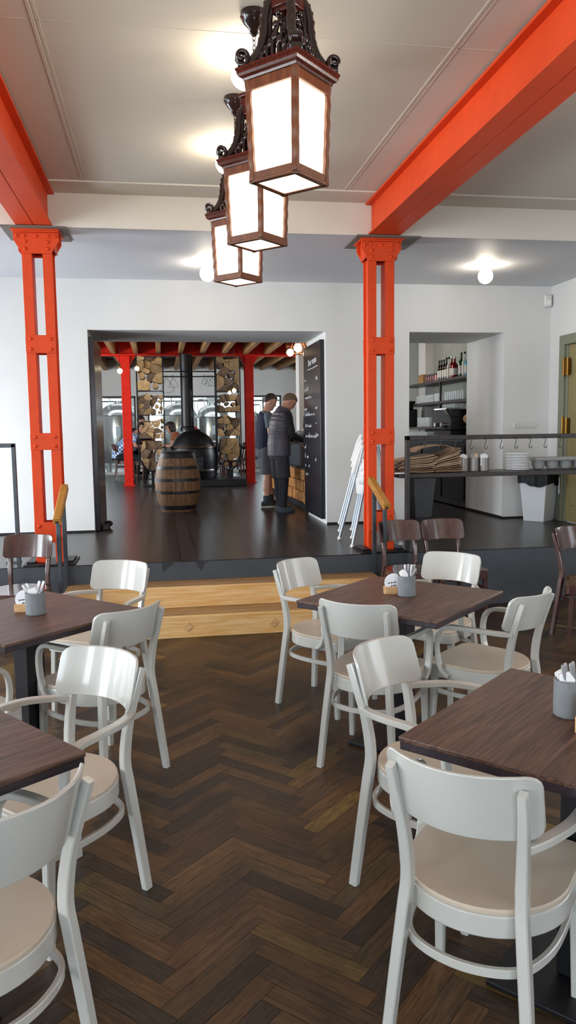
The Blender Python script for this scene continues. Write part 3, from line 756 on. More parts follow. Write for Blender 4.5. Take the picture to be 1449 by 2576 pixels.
#SECTION3
# ------------------------------------------------------------------ chairs
def seat_outline(inset=0., n=22):
    P = []
    hw, yf, yb, ys = .222-inset, .425-inset, -.03+inset, .19
    for i in range(n+1):                                 # rear half ellipse from right to left
        a = -PI*i/n
        P.append((hw*math.cos(a)*(1 if abs(math.cos(a)) > .01 else 1), ys+(ys-yb)*math.sin(a)))
    rc = .05
    for cx, a0 in ((-hw+rc, PI), (hw-rc, PI/2)):
        for i in range(6):
            a = a0-PI/2*i/5
            P.append((cx+rc*math.cos(a), yf-rc+rc*math.sin(a)))
    return P
def mk_chair(arms, mw, ms, label, group, loc, deg):
    t = thing('bentwood_armchair' if arms else 'bentwood_chair', label, 'chair', (*loc, 0), R(deg-90), group)
    for s in (-1, 1):
        P = catmull([(s*.184, -.046, 0), (s*.168, -.026, .2), (s*.152, -.008, .38), (s*.145, 0, .48), (s*.149, -.016, .6), (s*.157, -.048, .71), (s*.16, -.074, .788)], 6)
        MB().sweep(P, .028, .033, ref=(1, 0, 0), ch=.12, taper=lambda u: .95+.12*math.sin(PI*min(1, u*1.5)) if u < .55 else 1.05-.3*(u-.55)/.45).build('leg', mw, t)
        P = [(s*.2, .385, 0), (s*.197, .375, .2), (s*.193, .366, .378)]
        MB().sweep(P, .034, .034, ch=.12, taper=lambda u: .74+.26*u).build('leg', mw, t)
    o = seat_outline(.006)
    MB().prism(o, .378, .436).build('seat_frame', mw, t, bevel=.004)
    # plywood seat with a shallow dish
    o0 = seat_outline(); c = V((0, .2)); rings = []
    for z, k in ((.436, .955), (.438, .965), (.446, .965), (.451, .95), (.451, .84), (.447, .6), (.444, .25)):
        rings.append([(c.x+(x-c.x)*k, c.y+(y-c.y)*k, z) for x, y in o0])
    MB().loft(rings).build('seat', ms, t, smooth=30)
    P = [(-.186, .352, .3), (-.192, .25, .3), (-.185, .13, .3), (-.15, .03, .3), (-.09, -.015, .3), (0, -.032, .3)]
    P = catmull(P+[(-x, y, z) for x, y, z in P[-2::-1]], 6)
    MB().sweep(P, .024, .015, ref=(0, 0, 1), ch=.15).build('stretcher_ring', mw, t)
    # curved back board with rounded corners
    wb, zt, zb, rc = .192, .822, .65, .034; nx, nz = 22, 6; sag = .085
    def yy(x, z):
        u = (z-zb)/(zt-zb); return (.026-.05*u)-sag*(1-(x/wb)**2)
    vs = []; fs = []
    xs = [-wb*math.cos(PI*i/nx) if False else -wb+2*wb*i/nx for i in range(nx+1)]
    xs = [-wb, -wb+.004, -wb+.012, -wb+.022, -wb+rc]+[-wb+rc+(2*wb-2*rc)*i/16 for i in range(1, 16)]+[wb-rc, wb-.022, wb-.012, wb-.004, wb]
    nx = len(xs)-1
    for side in (0, 1):
        for x in xs:
            e = max(0, abs(x)-(wb-rc)); c = rc-math.sqrt(max(0, rc*rc-e*e))
            c = min(c, rc)
            for k in range(nz+1):
                z = zb+c+(zt-zb-2*c)*k/nz
                vs.append((x, yy(x, z)-(.013 if side else 0), z))
    S = (nx+1)*(nz+1); I = lambda s, i, k: s*S+i*(nz+1)+k
    for i in range(nx):
        for k in range(nz):
            fs.append((I(0, i, k), I(0, i+1, k), I(0, i+1, k+1), I(0, i, k+1))); fs.append((I(1, i, k), I(1, i, k+1), I(1, i+1, k+1), I(1, i+1, k)))
        fs.append((I(0, i, 0), I(1, i, 0), I(1, i+1, 0), I(0, i+1, 0))); fs.append((I(0, i, nz), I(0, i+1, nz), I(1, i+1, nz), I(1, i, nz)))
    for k in range(nz):
        fs.append((I(0, 0, k), I(0, 0, k+1), I(1, 0, k+1), I(1, 0, k))); fs.append((I(0, nx, k), I(1, nx, k), I(1, nx, k+1), I(0, nx, k+1)))
    MB().add(vs, fs).build('backrest', mw, t, smooth=45, bevel=.003)
    if arms:
        for s in (-1, 1):
            P = [(s*.158, -.022, .636), (s*.19, .03, .64), (s*.225, .11, .648), (s*.239, .2, .65), (s*.239, .272, .644), (s*.237, .315, .614), (s*.235, .33, .56), (s*.233, .328, .5), (s*.231, .318, .45), (s*.228, .3, .412), (s*.224, .27, .394)]
            MB().sweep(catmull(P, 5), .032, .021, ref=(s*.9, -.25, 0), ch=.15).build('armrest', mw, t)
    return t
WG = 'white bentwood armchairs'
CH = [ # x, y, heading, label
    (.804, 4.49, -46.5, 'white armchair at the left corner of the right back table, nearest the steps'),
    (.88, 3.42, 53, 'white armchair with its back to us before the right back table'),
    (.795, 2.62, -47, 'white armchair facing right at the far left side of the right front table'),
    (.698, 1.706, 49, 'nearest white armchair at bottom right, back to us, seat fully in view'),
    (1.695, 3.438, 129, 'white armchair in left facing side view at the right of the right back table'),
    (1.74, 4.515, 222.6, 'white armchair facing us behind the right back table'),
    (-.275, 4.695, 239, 'white armchair facing us beside the steps behind the left back table'),
    (-.184, 3.538, 133, 'white armchair with its back to us at the right of the left back table'),
    (-.257, 2.733, 226, 'white armchair with a bright backrest facing us at the left front table'),
    (-.345, 1.722, 144, 'nearest white armchair at bottom left, cut by the photo edge'),
    (-1.05, 3.22, 44, 'white armchair mostly cut off at the left edge beside the left back table'),
]
c0 = None
for x, y, a, lab in CH:
    if c0 is None: c0 = mk_chair(True, M['white'], M['seatw'], lab, WG, (x, y), a)
    else: dup(c0, (x, y, 0), R(a-90), lab)
BG = 'dark brown bentwood chairs'
d0 = mk_chair(False, M['brown'], M['brown'], 'dark brown chair before the left orange column with a light gleam on its backrest', BG, (-1.026, 6.12), 257)
dup(d0, (1.97, 6.26, 0), R(280-90), 'dark brown chair before the right orange column, left one of two')
dup(d0, (2.351, 6.26, 0), R(276-90), 'dark brown chair under the serving rail, right one of two')
dup(d0, (3.13, 5.5, 0), R(-68-90), 'reddish brown chair at the right edge facing away from us')
dup(d0, (3.34, 5.15, 0), R(150-90), 'dark chair cut by the right edge with a bluish front leg')

# ------------------------------------------------------------------ tables
def mk_table(label, loc, deg):
    t = thing('square_table', label, 'table', (*loc, 0), R(deg), 'dark stained square tables')
    S = .3825
    MB().bx(-S+.003, S-.003, -S+.003, S-.003, .722, .7595).build('edge_band', M['tedge'], t, bevel=.003)
    MB().bx(-S, S, -S, S, .745, .76).build('tabletop', M['table'], t, bevel=.003)
    MB().bx(-.05, .05, -.05, .05, .02, .71).build('pedestal', M['iron'], t, bevel=.004)
    MB().bx(-.2, .2, -.2, .2, 0, .018).build('base_plate', M['iron'], t, bevel=.004)
    MB().bx(-.18, .18, -.03, .03, .7, .722).bx(-.03, .03, -.18, .18, .7, .722).build('top_bracket', M['iron'], t)
    return t
t0 = mk_table('dark square table at the right back, napkin cup on its far side', (1.18, 3.72), 44)
dup(t0, (1.16, 1.955, 0), R(42), 'dark square table at the right front edge of the picture')
dup(t0, (-.64, 3.72, 0), R(45), 'dark square table at the left back, napkin cup near its middle')
dup(t0, (-.756, 2.11, 0), R(38), 'dark square table corner at the left front edge of the picture')

# ------------------------------------------------------------------ table ware
def cup(label, x, y, rr, zb=.76, h=.103, m='zinc', group='table caddy cups'):
    t = thing('cutlery_cup', label, 'cup', (x, y, zb), 0, group)
    MB().lathe([(rr-.004, 0), (rr, .004), (rr, h), (rr-.005, h), (rr-.006, .006), (.0, .006)], 32, caps=False).build('body', M[m], t, smooth=40)
    return t
KN = None
def knife(x, y, z, tilt, az, label, group):
    """steel cutlery standing in a cup, handle up"""
    global KN
    if KN is None:
        k = thing('table_knife', label, 'knife', (0, 0, 0), 0, group)
        MB().sweep([(0, 0, .02), (0, 0, .085), (0, 0, .11)], .013, .003, taper=lambda u: 1).build('blade', M['cutlery'], k)
        MB().sweep([(0, 0, .105), (0, 0, .14), (0, 0, .18), (0, 0, .187)], .013, .008, ch=.4, taper=lambda u: .8+.3*u if u < .95 else .7).build('handle', M['cutlery'], k)
        KN = k; o = k
    else: o = dup(KN, label=label, group=group)
    o['label'] = label; o['group'] = group
    o.scale = (1, 1, .82); o.location = (x, y, z); o.rotation_euler = (MX.Rotation(az, 3, 'Z') @ MX.Rotation(tilt, 3, 'Y')).to_euler()
    return o
def napkins(x, y, z, label, tilt=.25, az=0., h=.125, w=.05, n=3):
    for k in range(n):
        mb = MB()
        pts = [(-w/2, 0), (w/2, 0), (w/2, h*.8), (w*.1, h), (-w/2, h*.92)]
        mb.prism(pts, -.003, .003, MX.Rotation(PI/2, 4, 'X'))
        o = mb.build('paper_napkin', M['napkin'], bevel=.002)
        tag(o, label, 'napkin', 'napkins in the table cups')
        o.location = (x-.012+.008*k, y-.004+.009*k, z); o.rotation_euler = (-.08*k, -tilt-.07*k, az)
cup('grey zinc cup with knives and napkins on the right back table', 1.203, 3.713, .0445)
napkins(1.204, 3.71, .768, 'white folded napkin in the right back table cup', .02, 0, .125, .036)
for k, (dx, ti) in enumerate(((-.006, -.02), (.002, .06), (.008, .12), (.012, .2), (-.032, .55))):
    knife(1.203+dx, 3.708+.008*(k % 2), .767, ti, 0, ('knife leaning far out to the right in the right back table cup' if k == 4 else 'knife handle standing in the cup on the right back table'), 'knives in the right back cup')
cup('grey zinc cup with crossed cutlery on the left back table', -.598, 3.708, .0455)
napkins(-.595, 3.705, .768, 'white folded napkin in the left back table cup', -.05, 0, .118, .056)
for k, (dx, ti) in enumerate(((.02, -.5), (.025, -.42), (-.006, .2), (.0, .28))):
    knife(-.598+dx, 3.7+.008*(k % 2), .767, ti, 0, 'knife leaning left in the left back table cup' if k < 2 else 'knife leaning right in the left back table cup', 'knives in the left back cup'+(' left' if k < 2 else ' right'))
cup('grey zinc cup at the right edge on the right front table', 1.157, 2.04, .046, h=.108)
napkins(1.157, 2.03, .768, 'white folded napkin in the right front table cup', .04, -.3, .128, .044)
for k, (dx, ti) in enumerate(((.006, -.26), (.014, -.22), (.02, -.18), (.028, -.14))):
    knife(1.157+dx, 2.035+.01*(k % 2), .767, ti, .2, 'rightmost knife handle in the right front table cup' if k == 3 else 'knife handle leaning left in the right front table cup', 'knives in the right front cup'+(' end' if k == 3 else ''))
def holder(label, x, y, rz, clab):
    t = thing('coaster_holder', label, 'holder', (x, y, .76), rz, 'beech coaster holders')
    MB().bx(-.048, .048, -.022, -.008, 0, .037).bx(-.048, .048, .008, .022, 0, .037).bx(-.048, .048, -.008, .008, 0, .01).build('block', M['cork'], t, bevel=.002)
    for k in range(2):
        o = MB().lathe([(.0465, 0), (.0465, .0028)], 36, mx=MX.Rotation(PI/2, 4, 'X')).build('coaster', M['card'])
        tag(o, clab if k == 0 else clab.replace('front', 'rear'), 'coaster', 'coasters in holders')
        o.location = V((x, y, .76))+MX.Rotation(rz, 3, 'Z') @ V((0, -.001+.004*k, .057)); o.rotation_euler = (0, 0, rz)
        if k == 0:
            for z0_, x0_, ws in ((-.006, -.03, (.004, .006, .003, .005, .004, .006, .005, .003)), (-.02, -.014, (.005, .004, .006, .004, .005))):
                pr = MB(); x_ = x0_
                for q, w_ in enumerate(ws): pr.box((x_+w_/2, -.0031, z0_+.003+.12*(x_-x0_)), (w_*.8, .0006, .006 if q % 3 else .0085)); x_ += w_+.0012
                pr.build('print', M['ink'], o, smooth=0)
holder('beech block holding coasters on the right back table', 1.155, 3.78, R(-4), 'front white round coaster standing on the right back table')
holder('beech block holding coasters on the left back table', -.655, 3.778, R(-4), 'front white round coaster standing on the left back table')
t = thing('card_stand', 'beech block with a yellow card at the right edge of the front table', 'card holder', (1.158, 1.905, .76), R(-35))
MB().bx(-.05, .05, -.03, .03, 0, .045).build('block', M['cork'], t, bevel=.003)
c = MB().bx(-.048, .048, -.012, -.009, .045, .09).build('card', M['yellow'], t)
MB().lathe([(.032, 0), (.032, .002)], 28, mx=MX.Translation((.0, -.0125, .058)) @ MX.Rotation(PI/2, 4, 'X')).build('badge', M['card'], c)
MB().bx(-.046, .046, -.0125, -.0118, .083, .09).build('band', M['plate'], c)

# ------------------------------------------------------------------ serving shelf
ZS = ZP+.692
def shelfcup(x, k, lab):
    cup(lab, x, 6.93, .051, ZS, .123, 'tin', 'tin cups on the serving shelf')
    for i in range(5):
        knife(x+(.012, .006, 0, -.004, -.012)[i], 6.915+.02*(i % 2), ZS+.006, (-.25, -.1, .02, .12, .3)[i], 0, ('left', 'middle', 'right')[k]+' shelf cup cutlery handle sticking up', 'cutlery in shelf cup %s' % ('abc'[k]))
    if k != 1: napkins(x+.002, 6.90, ZS+.05, 'white napkin in the %s tin cup on the shelf' % ('left' if k == 0 else 'right'), 0, 0, .115, .07, 2)
    else:
        o = MB().capsule((0, 0, 0), (.01, 0, .12), .012, .018, 10, ).build('wooden_spoon', M['cork']); o.location = (x+.015, 6.93, ZS+.03)
        tag(o, 'wooden spoon standing in the middle tin cup on the shelf', 'spoon')
for k, (x, lab) in enumerate(((2.79, 'tin cup next to the brown paper menus'), (2.892, 'middle tin cup of three on the serving shelf'), (2.995, 'tin cup nearest the white plates'))): shelfcup(x, k, lab)
pm = None
def menu(x, y, z, w, d, tilt, label, group, i=0):
    mb = MB()
    P = [V((-w/2+w*k/8, 0, .003*math.sin(k*.8))) for k in range(9)]
    mb.sweep(P, d, .0035, ref=(0, 1, 0), ch=.05).sweep([p+V((0, 0, .005)) for p in P], d*.98, .0035, ref=(0, 1, 0), ch=.05)
    mb.sweep([(w/2, -d/2, .0025), (w/2, d/2, .0025)], .008, .008, ref=(0, 0, 1), rnd=6)
    o = mb.build('paper_menu', M[('kraft', 'kraft3', 'kraft2', 'kraft', 'kraft2', 'kraft3')[(i*5+i//2) % 6]]); o.location = (x, y, z); o.rotation_euler = (0, -tilt, random.uniform(-.06, .06)); tag(o, label, 'menu', group)
for i in range(9):
    u = i/8; menu(2.285+.02*math.sin(i*2.1)+.02*u, 6.93, ZS+.01+.0135*i+.016*u, .34, .3, .01+.15*u, 'folded brown paper menu in the left fanned pile on the shelf', 'left pile of paper menus', i)
for i in range(10):
    u = i/9; menu(2.6+.012*math.sin(i*1.7)-.02*u, 6.93, ZS+.012+.0125*i+.04*u, .265, .3, .03+.38*u, 'folded brown paper menu in the right fanned pile on the shelf', 'right pile of paper menus', i)
P = catmull([(2.28, 6.93, ZS+.19), (2.34, 6.93, ZS+.225), (2.45, 6.93, ZS+.245), (2.55, 6.93, ZS+.25), (2.64, 6.93, ZS+.225)], 5)
tag(MB().sweep(P, .28, .005, ref=(0, 1, 0), ch=.05).build('paper_menu', M['kraft']), 'arched brown paper sheet lying on top of the menu piles', 'menu')
o = tag(MB().box((2.115, 6.8, ZS+.006), (.09, .16, .01)).build('paper_pad', M['napkin'], bevel=.002), 'white paper pad at the left end of the serving shelf', 'paper')
pl = None
for k in range(11):
    if pl is None:
        pl = MB().lathe([(.055, 0), (.062, .001), (.104, .003), (.11, .006), (.11, .0138), (.106, .0144), (.058, .006), (0, .005)], 40, caps=False).build('dinner_plate', M['plate'])
        pl.location = (3.345, 6.95, ZS+.001); tag(pl, 'white plate in the tall stack on the serving shelf', 'plate', 'plates on the serving shelf')
    else:
        q = pl.copy(); COL.objects.link(q); q.location = (3.345+.002*math.sin(k*3), 6.95, ZS+.001+k*.0148)
t = thing('serving_tray', 'grey rack of round bowls right of the plate stack', 'tray', (3.5, 6.95, ZS))
fr = MB()
for y in (-.12, .12): fr.bx(-.03, 1.0, y-.012, y+.012, .095, .115)
fr.bx(-.03, 1.0, -.12, .12, .085, .09); fr.build('rim', M['tray'], t, bevel=.003)
for k in range(7): MB().lathe([(.025, .0), (.045, .008), (.06, .035), (.064, .09)], 24, c=(.055+.137*k, 0, 0)).build('bowl', M['tray'], t)

# bins
def bin_(label, x, y, rz, s0, s1, h, m):
    t = thing('waste_bin', label, 'bin', (x, y, ZP), rz)
    MB().loft([[(s*a, s*b, z) for a, b in ((-.5, -.5), (.5, -.5), (.5, .5), (-.5, .5))] for s, z in ((s0, 0), (s1, h), (s1*.94, h), (s0*.9, .02))]).build('body', m, t, bevel=.012)
    return t
t = bin_('white waste bin with black bag under the serving shelf', 4.36, 8.5, R(38), .25, .34, .56, M['binw'])
rings = []
for z, k, j in ((.565, .97, 0), (.585, 1.02, 0), (.575, 1.06, .004), (.5, 1.09, .012), (.43, 1.07, .022), (.435, 1.03, .022)):
    ring = []
    for i in range(48):
        a = 2*PI*i/48; c_, s_ = math.cos(a), math.sin(a); q = .17/max(abs(c_), abs(s_)); q = q*.9+.17*.12
        rr = k*(q+.006*math.sin(i*2.3)+.004*math.sin(i*5.1)); ring.append((rr*c_, rr*s_, z+j*math.sin(i*.42)+.3*j*math.sin(i*1.3)))
    rings.append(ring)
MB().loft(rings, caps=False).build('bin_bag', M['bag'], t, smooth=60, solid=.006)
t = bin_('dark grey waste bin in the bar doorway behind the rail', 3.17, 9.25, R(4), .21, .29, .49, M['bing'])
MB().bx(-.15, .15, -.15, .15, .49, .52).build('lid', M['blackp'], t, bevel=.01)

# white folding furniture leaning by the column
def folder(label, dx, dy, dz):
    t = thing('folding_chair', label, 'folding chair', (1.735+dx, 7.25+dy, ZP+dz), 0, 'white folding chairs by the column')
    top = V((.245, 0, .98))
    for s, y in ((-1, -.265), (1, .265)):
        MB().cyl((0, y, .012), (top.x*.92, y*.62, top.z*.95), .013).build('leg', M['tube'], t)
        MB().cyl((.47, y, .012), (top.x+.03, y*.62, .92), .013).build('leg', M['tube'], t)
        MB().sphere((0, y, .016), .02, 12, 8).build('foot_cap', M['plast'], t); MB().sphere((.47, y, .016), .02, 12, 8).build('foot_cap', M['plast'], t)
        MB().sweep([(.13, y*.8, .66), (.19, y*.72, .86), (.225, y*.66, .94)], .05, .045, ref=(0, 1, 0)).build('hinge_bracket', M['plast'], t, bevel=.008)
    for k in range(4):
        z = .52+.12*k; x = top.x*z/.98+.03
        MB().box((0, 0, 0), (.016, .36, .1), MX.Translation((x, 0, z)) @ MX.Rotation(.25-.28, 4, 'Y')).build('slat', M['plast'], t, bevel=.004)
    return t
f0 = folder('white slatted folding chair at the front of the leaning stack', 0, 0, 0)
dup(f0, (1.788, 7.47, ZP+.05), 0, 'white slatted folding chair in the middle of the leaning stack')
dup(f0, (1.84, 7.69, ZP+.1), 0, 'white slatted folding chair at the back of the leaning stack')
#SECTION4
# ------------------------------------------------------------------ brewery room: frame
def redcol(x, y, label):
    t = thing('red_column', label, 'column', (x, y, ZP), 0, 'red steel columns')
    H = 2.63
    MB().bx(-.09, .09, -.1, -.085, 0, H).bx(-.09, .09, .085, .1, 0, H).bx(-.012, .012, -.085, .085, 0, H).build('shaft', M['red'], t, bevel=.003)
    rv = MB()
    for k in range(24):
        for s in (-1, 1): rivets(rv, [(s*.07, -.1, .1+k*.105)], (0, -1, 0), .012)
    rv.build('rivet_row', M['red'], t)
    MB().prism([(-.2, H), (.2, H), (.09, H-.18), (-.09, H-.18)], -.05, .05, MX.Rotation(PI/2, 4, 'X')).build('bracket', M['red'], t)
    MB().bx(-.13, .13, -.13, .13, 0, .015).build('base_plate', M['red'], t)
redcol(-.655, 16.35, 'red steel column left of the firewood in the back room')
redcol(1.86, 16.35, 'red steel column between the firewood and the standing men')
t = thing('red_beam', 'red steel beam under the joists of the back room', 'beam', (0, 16.35, 0))
MB().bx(-4.45, 4.6, -.012, .012, 3.165, 3.43).build('web', M['red'], t)
MB().bx(-4.45, 4.6, -.12, .12, 3.135, 3.165).build('flange', M['red'], t, bevel=.003)
jo = {}
for k in range(-9, 14):
    x = .01+.445*k
    if not -4.4 < x < 4.5: continue
    for seg, (y0, y1) in enumerate(((9.94, 16.33), (16.37, 20.59))):
        if seg not in jo:
            o = MB().bx(-.045, .045, 0, y1-y0, 3.17, 3.435).build('ceiling_joist', M['joist'], bevel=.004)
            tag(o, ('pine ceiling joist on our side of the red beam' if seg == 0 else 'pine ceiling joist beyond the red beam'), 'joist', 'joists before the red beam' if seg == 0 else 'joists beyond the red beam'); jo[seg] = o
        else: o = jo[seg].copy(); COL.objects.link(o)
        o.location = (x, y0, 0)
# whisky barrel
t = thing('oak_barrel', 'old oak barrel with dark hoops standing on the platform', 'barrel', (.223, 10.9, ZP))
def br(z): return .225+.085*(1-((z-.4)/.4)**2)*1.0 if True else 0
NB = 26
for k in range(NB):
    mb = MB(); a0 = 2*PI*k/NB+.006; a1 = 2*PI*(k+1)/NB-.006; rings = []
    for i in range(11):
        z = .8*i/10; r = br(z); rings.append([(r*math.cos(a), r*math.sin(a), z) for a in (a0, (a0+a1)/2, a1)]+[((r-.025)*math.cos(a), (r-.025)*math.sin(a), z) for a in (a1, a0)])
    mb.loft(rings).build('stave', M['barrel'], t, smooth=25)
for z0, z1 in ((.735, .805), (.585, .63), (.42, .46), (.25, .29), (.03, .09)):
    MB().lathe([(br(z0)+.001, z0), (br(z0)+.006, z0), (br(z1)+.006, z1), (br(z1)+.001, z1)], 44).build('hoop', M['hoop'], t)
MB().lathe([(.0, .775), (.2, .775), (.2, .785), (0, .785)], 36, caps=False).build('head', M['barrel'], t)
MB().lathe([(.0, .815), (.25, .815), (.25, .83), (.0, .83)], 40, caps=False).build('table_disc', M['hoop'], t)

# firewood racks with logs
def rack(x0, x1, shelves, zt, label):
    t = thing('firewood_rack', label, 'rack', ((x0+x1)/2, 16.0, ZP), 0, 'firewood racks')
    w = (x1-x0)/2; top = zt-ZP
    for sx in (-1, 1):
        for y in (-.17, .17): MB().bx(sx*w-.011, sx*w+.011, y-.011, y+.011, .42, top).build('upright', M['iron'], t)
    MB().sweep([(w*1.0*math.cos(a), 0, .72+.42*math.sin(a)) for a in [PI+PI*i/16 for i in range(17)]], .36, .012, ref=(0, 1, 0)).build('cradle', M['iron'], t)
    for z in shelves: MB().bx(-w, w, -.17, .17, z-ZP-.008, z-ZP).build('shelf', M['iron'], t)
    MB().bx(-.03, .03, -.1, .1, 0, .32).bx(-.2, .2, -.2, .2, 0, .03).build('foot', M['iron'], t)
rack(-.43, .09, (2.41, 1.93, 1.47), 3.1, 'left tall iron rack filled with split firewood beside the stove pipe')
rack(1.14, 1.62, (2.39, 1.98, 1.5), 3.08, 'right tall iron rack filled with split firewood beside the red column')
def clip(poly, p, n):
    """keep the side of the polygon where (q - p).n <= 0"""
    out = []
    for i in range(len(poly)):
        a, b = poly[i], poly[(i+1) % len(poly)]
        da = (a[0]-p[0])*n[0]+(a[1]-p[1])*n[1]; db = (b[0]-p[0])*n[0]+(b[1]-p[1])*n[1]
        if da <= 0: out.append(a)
        if da*db < 0: t_ = da/(da-db); out.append((a[0]+(b[0]-a[0])*t_, a[1]+(b[1]-a[1])*t_))
    return out
def fill(outline, step, label, group):
    """split logs packed tightly: irregular cells of the rack compartment, each log its own object"""
    xs = [p[0] for p in outline]; zs = [p[1] for p in outline]; S = []
    z = min(zs)+step*.5; r_ = 0
    while z < max(zs):
        x = min(xs)+step*(.35 if r_ % 2 else .75)
        while x < max(xs): S.append((x+random.uniform(-.45, .45)*step, z+random.uniform(-.42, .42)*step)); x += step*random.uniform(.85, 1.35)
        z += step*.86; r_ += 1
    for i, s_ in enumerate(S):
        poly = outline
        for j, q in enumerate(S):
            if j == i or not poly: continue
            d = (q[0]-s_[0], q[1]-s_[1]); poly = clip(poly, ((s_[0]+q[0])/2, (s_[1]+q[1])/2), d)
        if len(poly) < 3: continue
        A = sum(poly[k][0]*poly[(k+1) % len(poly)][1]-poly[(k+1) % len(poly)][0]*poly[k][1] for k in range(len(poly)))/2
        if abs(A) < .003: continue
        cx = sum(p[0] for p in poly)/len(poly); cz = sum(p[1] for p in poly)/len(poly)
        dark = random.random() < .4; rnd = random.random() < .22
        if rnd:
            rr = .92*min(abs((poly[k][0]-cx)*(poly[(k+1) % len(poly)][1]-poly[k][1])-(poly[k][1]-cz)*(poly[(k+1) % len(poly)][0]-poly[k][0]))/max(1e-6, math.hypot(poly[(k+1) % len(poly)][0]-poly[k][0], poly[(k+1) % len(poly)][1]-poly[k][1])) for k in range(len(poly)))
            poly = [(cx+rr*math.cos(2*PI*k/14), cz+rr*math.sin(2*PI*k/14)) for k in range(14)]
        else:
            sm = []
            for k in range(len(poly)):   # soften the corners of the split faces
                a_, b_ = poly[k], poly[(k+1) % len(poly)]
                for u in (.12, .5, .88): sm.append((a_[0]+(b_[0]-a_[0])*u+random.uniform(-.003, .003), a_[1]+(b_[1]-a_[1])*u+random.uniform(-.003, .003)))
            poly = [(cx+(p[0]-cx)*.965, cz+(p[1]-cz)*.965) for p in sm]
        y0 = random.uniform(-.21, -.15); n = len(poly)
        vs = [(x-cx, y0, zz-cz) for x, zz in poly]+[(x-cx, y0+.36, zz-cz) for x, zz in poly]
        me = MB(); me.cur = 1; me.add(vs, [tuple(range(n)), tuple(range(2*n-1, n-1, -1))]); me.cur = 0
        me.add(vs, [(k, n+k, n+(k+1) % n, (k+1) % n) for k in range(n)])
        o = me.build('split_log', [M['bark'] if rnd or dark else M['logend'], M['logdark'] if dark else M['logend']], smooth=0)
        o.location = (cx, 16.0, cz); tag(o, label, 'log', group)
LG = ('split log stacked in the left firewood rack', 'logs in the left rack'), ('split log stacked in the right firewood rack', 'logs in the right rack')
for (x0, x1, lv), (la, gr) in zip(((-.417, .077, (.9, 1.46, 1.93, 2.41, 3.12)), (1.153, 1.607, (.9, 1.49, 1.98, 2.39, 3.1))), LG):
    for i in range(4):
        a, b = lv[i]+.003, lv[i+1]-(.05 if i in (1, 2) else .015)
        if i == 0:
            xm = (x0+x1)/2; w_ = (x1-x0)/2-.015
            out = [(xm+w_*math.cos(t_), 1.22+.40*math.sin(t_)) for t_ in [PI+PI*k/12 for k in range(13)]]+[(xm+w_*.8, b-.02), (xm-w_*.75, b-.03)]
            fill(out, .17, la, gr)
        else:
            j = [random.uniform(.0, .07) for _ in range(4)]
            fill([(x0, a), (x1, a), (x1, b-j[0]), (x0*.35+x1*.65, b-j[1]), (x0*.65+x1*.35, b-j[2]), (x0, b-j[3])], (.15, .125, .118, .17)[i], la, gr)
t = thing('coat_rail', 'two dark rods with hangers between the firewood racks', 'rail', (0, 15.78, 0))
for z in (2.78, 2.68): MB().cyl((.1, 0, z), (1.13, 0, z), .012).build('rod', M['iron'], t)
for x, s in ((.15, .3), (.28, .2), (.9, .14), (.98, .17), (1.05, .18)):
    MB().sweep(catmull([(x-.02, 0, 2.69), (x, 0, 2.71), (x+.02, 0, 2.69), (x, 0, 2.66), (x-s*.35, 0, 2.68-s), (x+s*.5, 0, 2.68-s*.9), (x+.01, 0, 2.65)], 4), .007, .007, rnd=6).build('hanger', M['iron'], t)
# stove
t = thing('round_stove', 'large black bell shaped stove with a thick pipe behind the barrel', 'stove', (.66, 15.95, ZP))
MB().lathe([(.44, .14), (.47, .2), (.47, .62), (.45, .78), (.36, .96), (.24, 1.06), (.15, 1.1), (.13, 1.14)], 40).build('body', M['pipe'], t)
MB().lathe([(.125, 1.12), (.125, 2.63)], 32, c=(-.105, 0, 0)).build('pipe', M['pipe'], t)
MB().lathe([(.15, 1.1), (.15, 1.16), (.128, 1.2)], 32, c=(-.105, 0, 0)).build('pipe_collar', M['pipe'], t)
MB().lathe([(.48, .76), (.49, .78), (.48, .8)], 40).lathe([(.485, .3), (.495, .32), (.485, .34)], 40).build('band', M['chrome'], t)
MB().bx(-.16, .16, -.5, -.45, .3, .6).cyl((.1, -.53, .42), (.1, -.53, .5), .012).build('stove_door', M['iron'], t, bevel=.01)
tag(MB().bx(.1, 1.68, 15.4, 16.3, ZP, ZP+.135).build('stove_plinth', M['iron'], bevel=.01), 'low black plinth under the stove', 'plinth')
tag(MB().bx(-.12, .08, 14.5, 14.75, ZP, ZP+.2).build('wood_crate', M['joist'], bevel=.01), 'small wooden box on the floor left of the barrel', 'box')

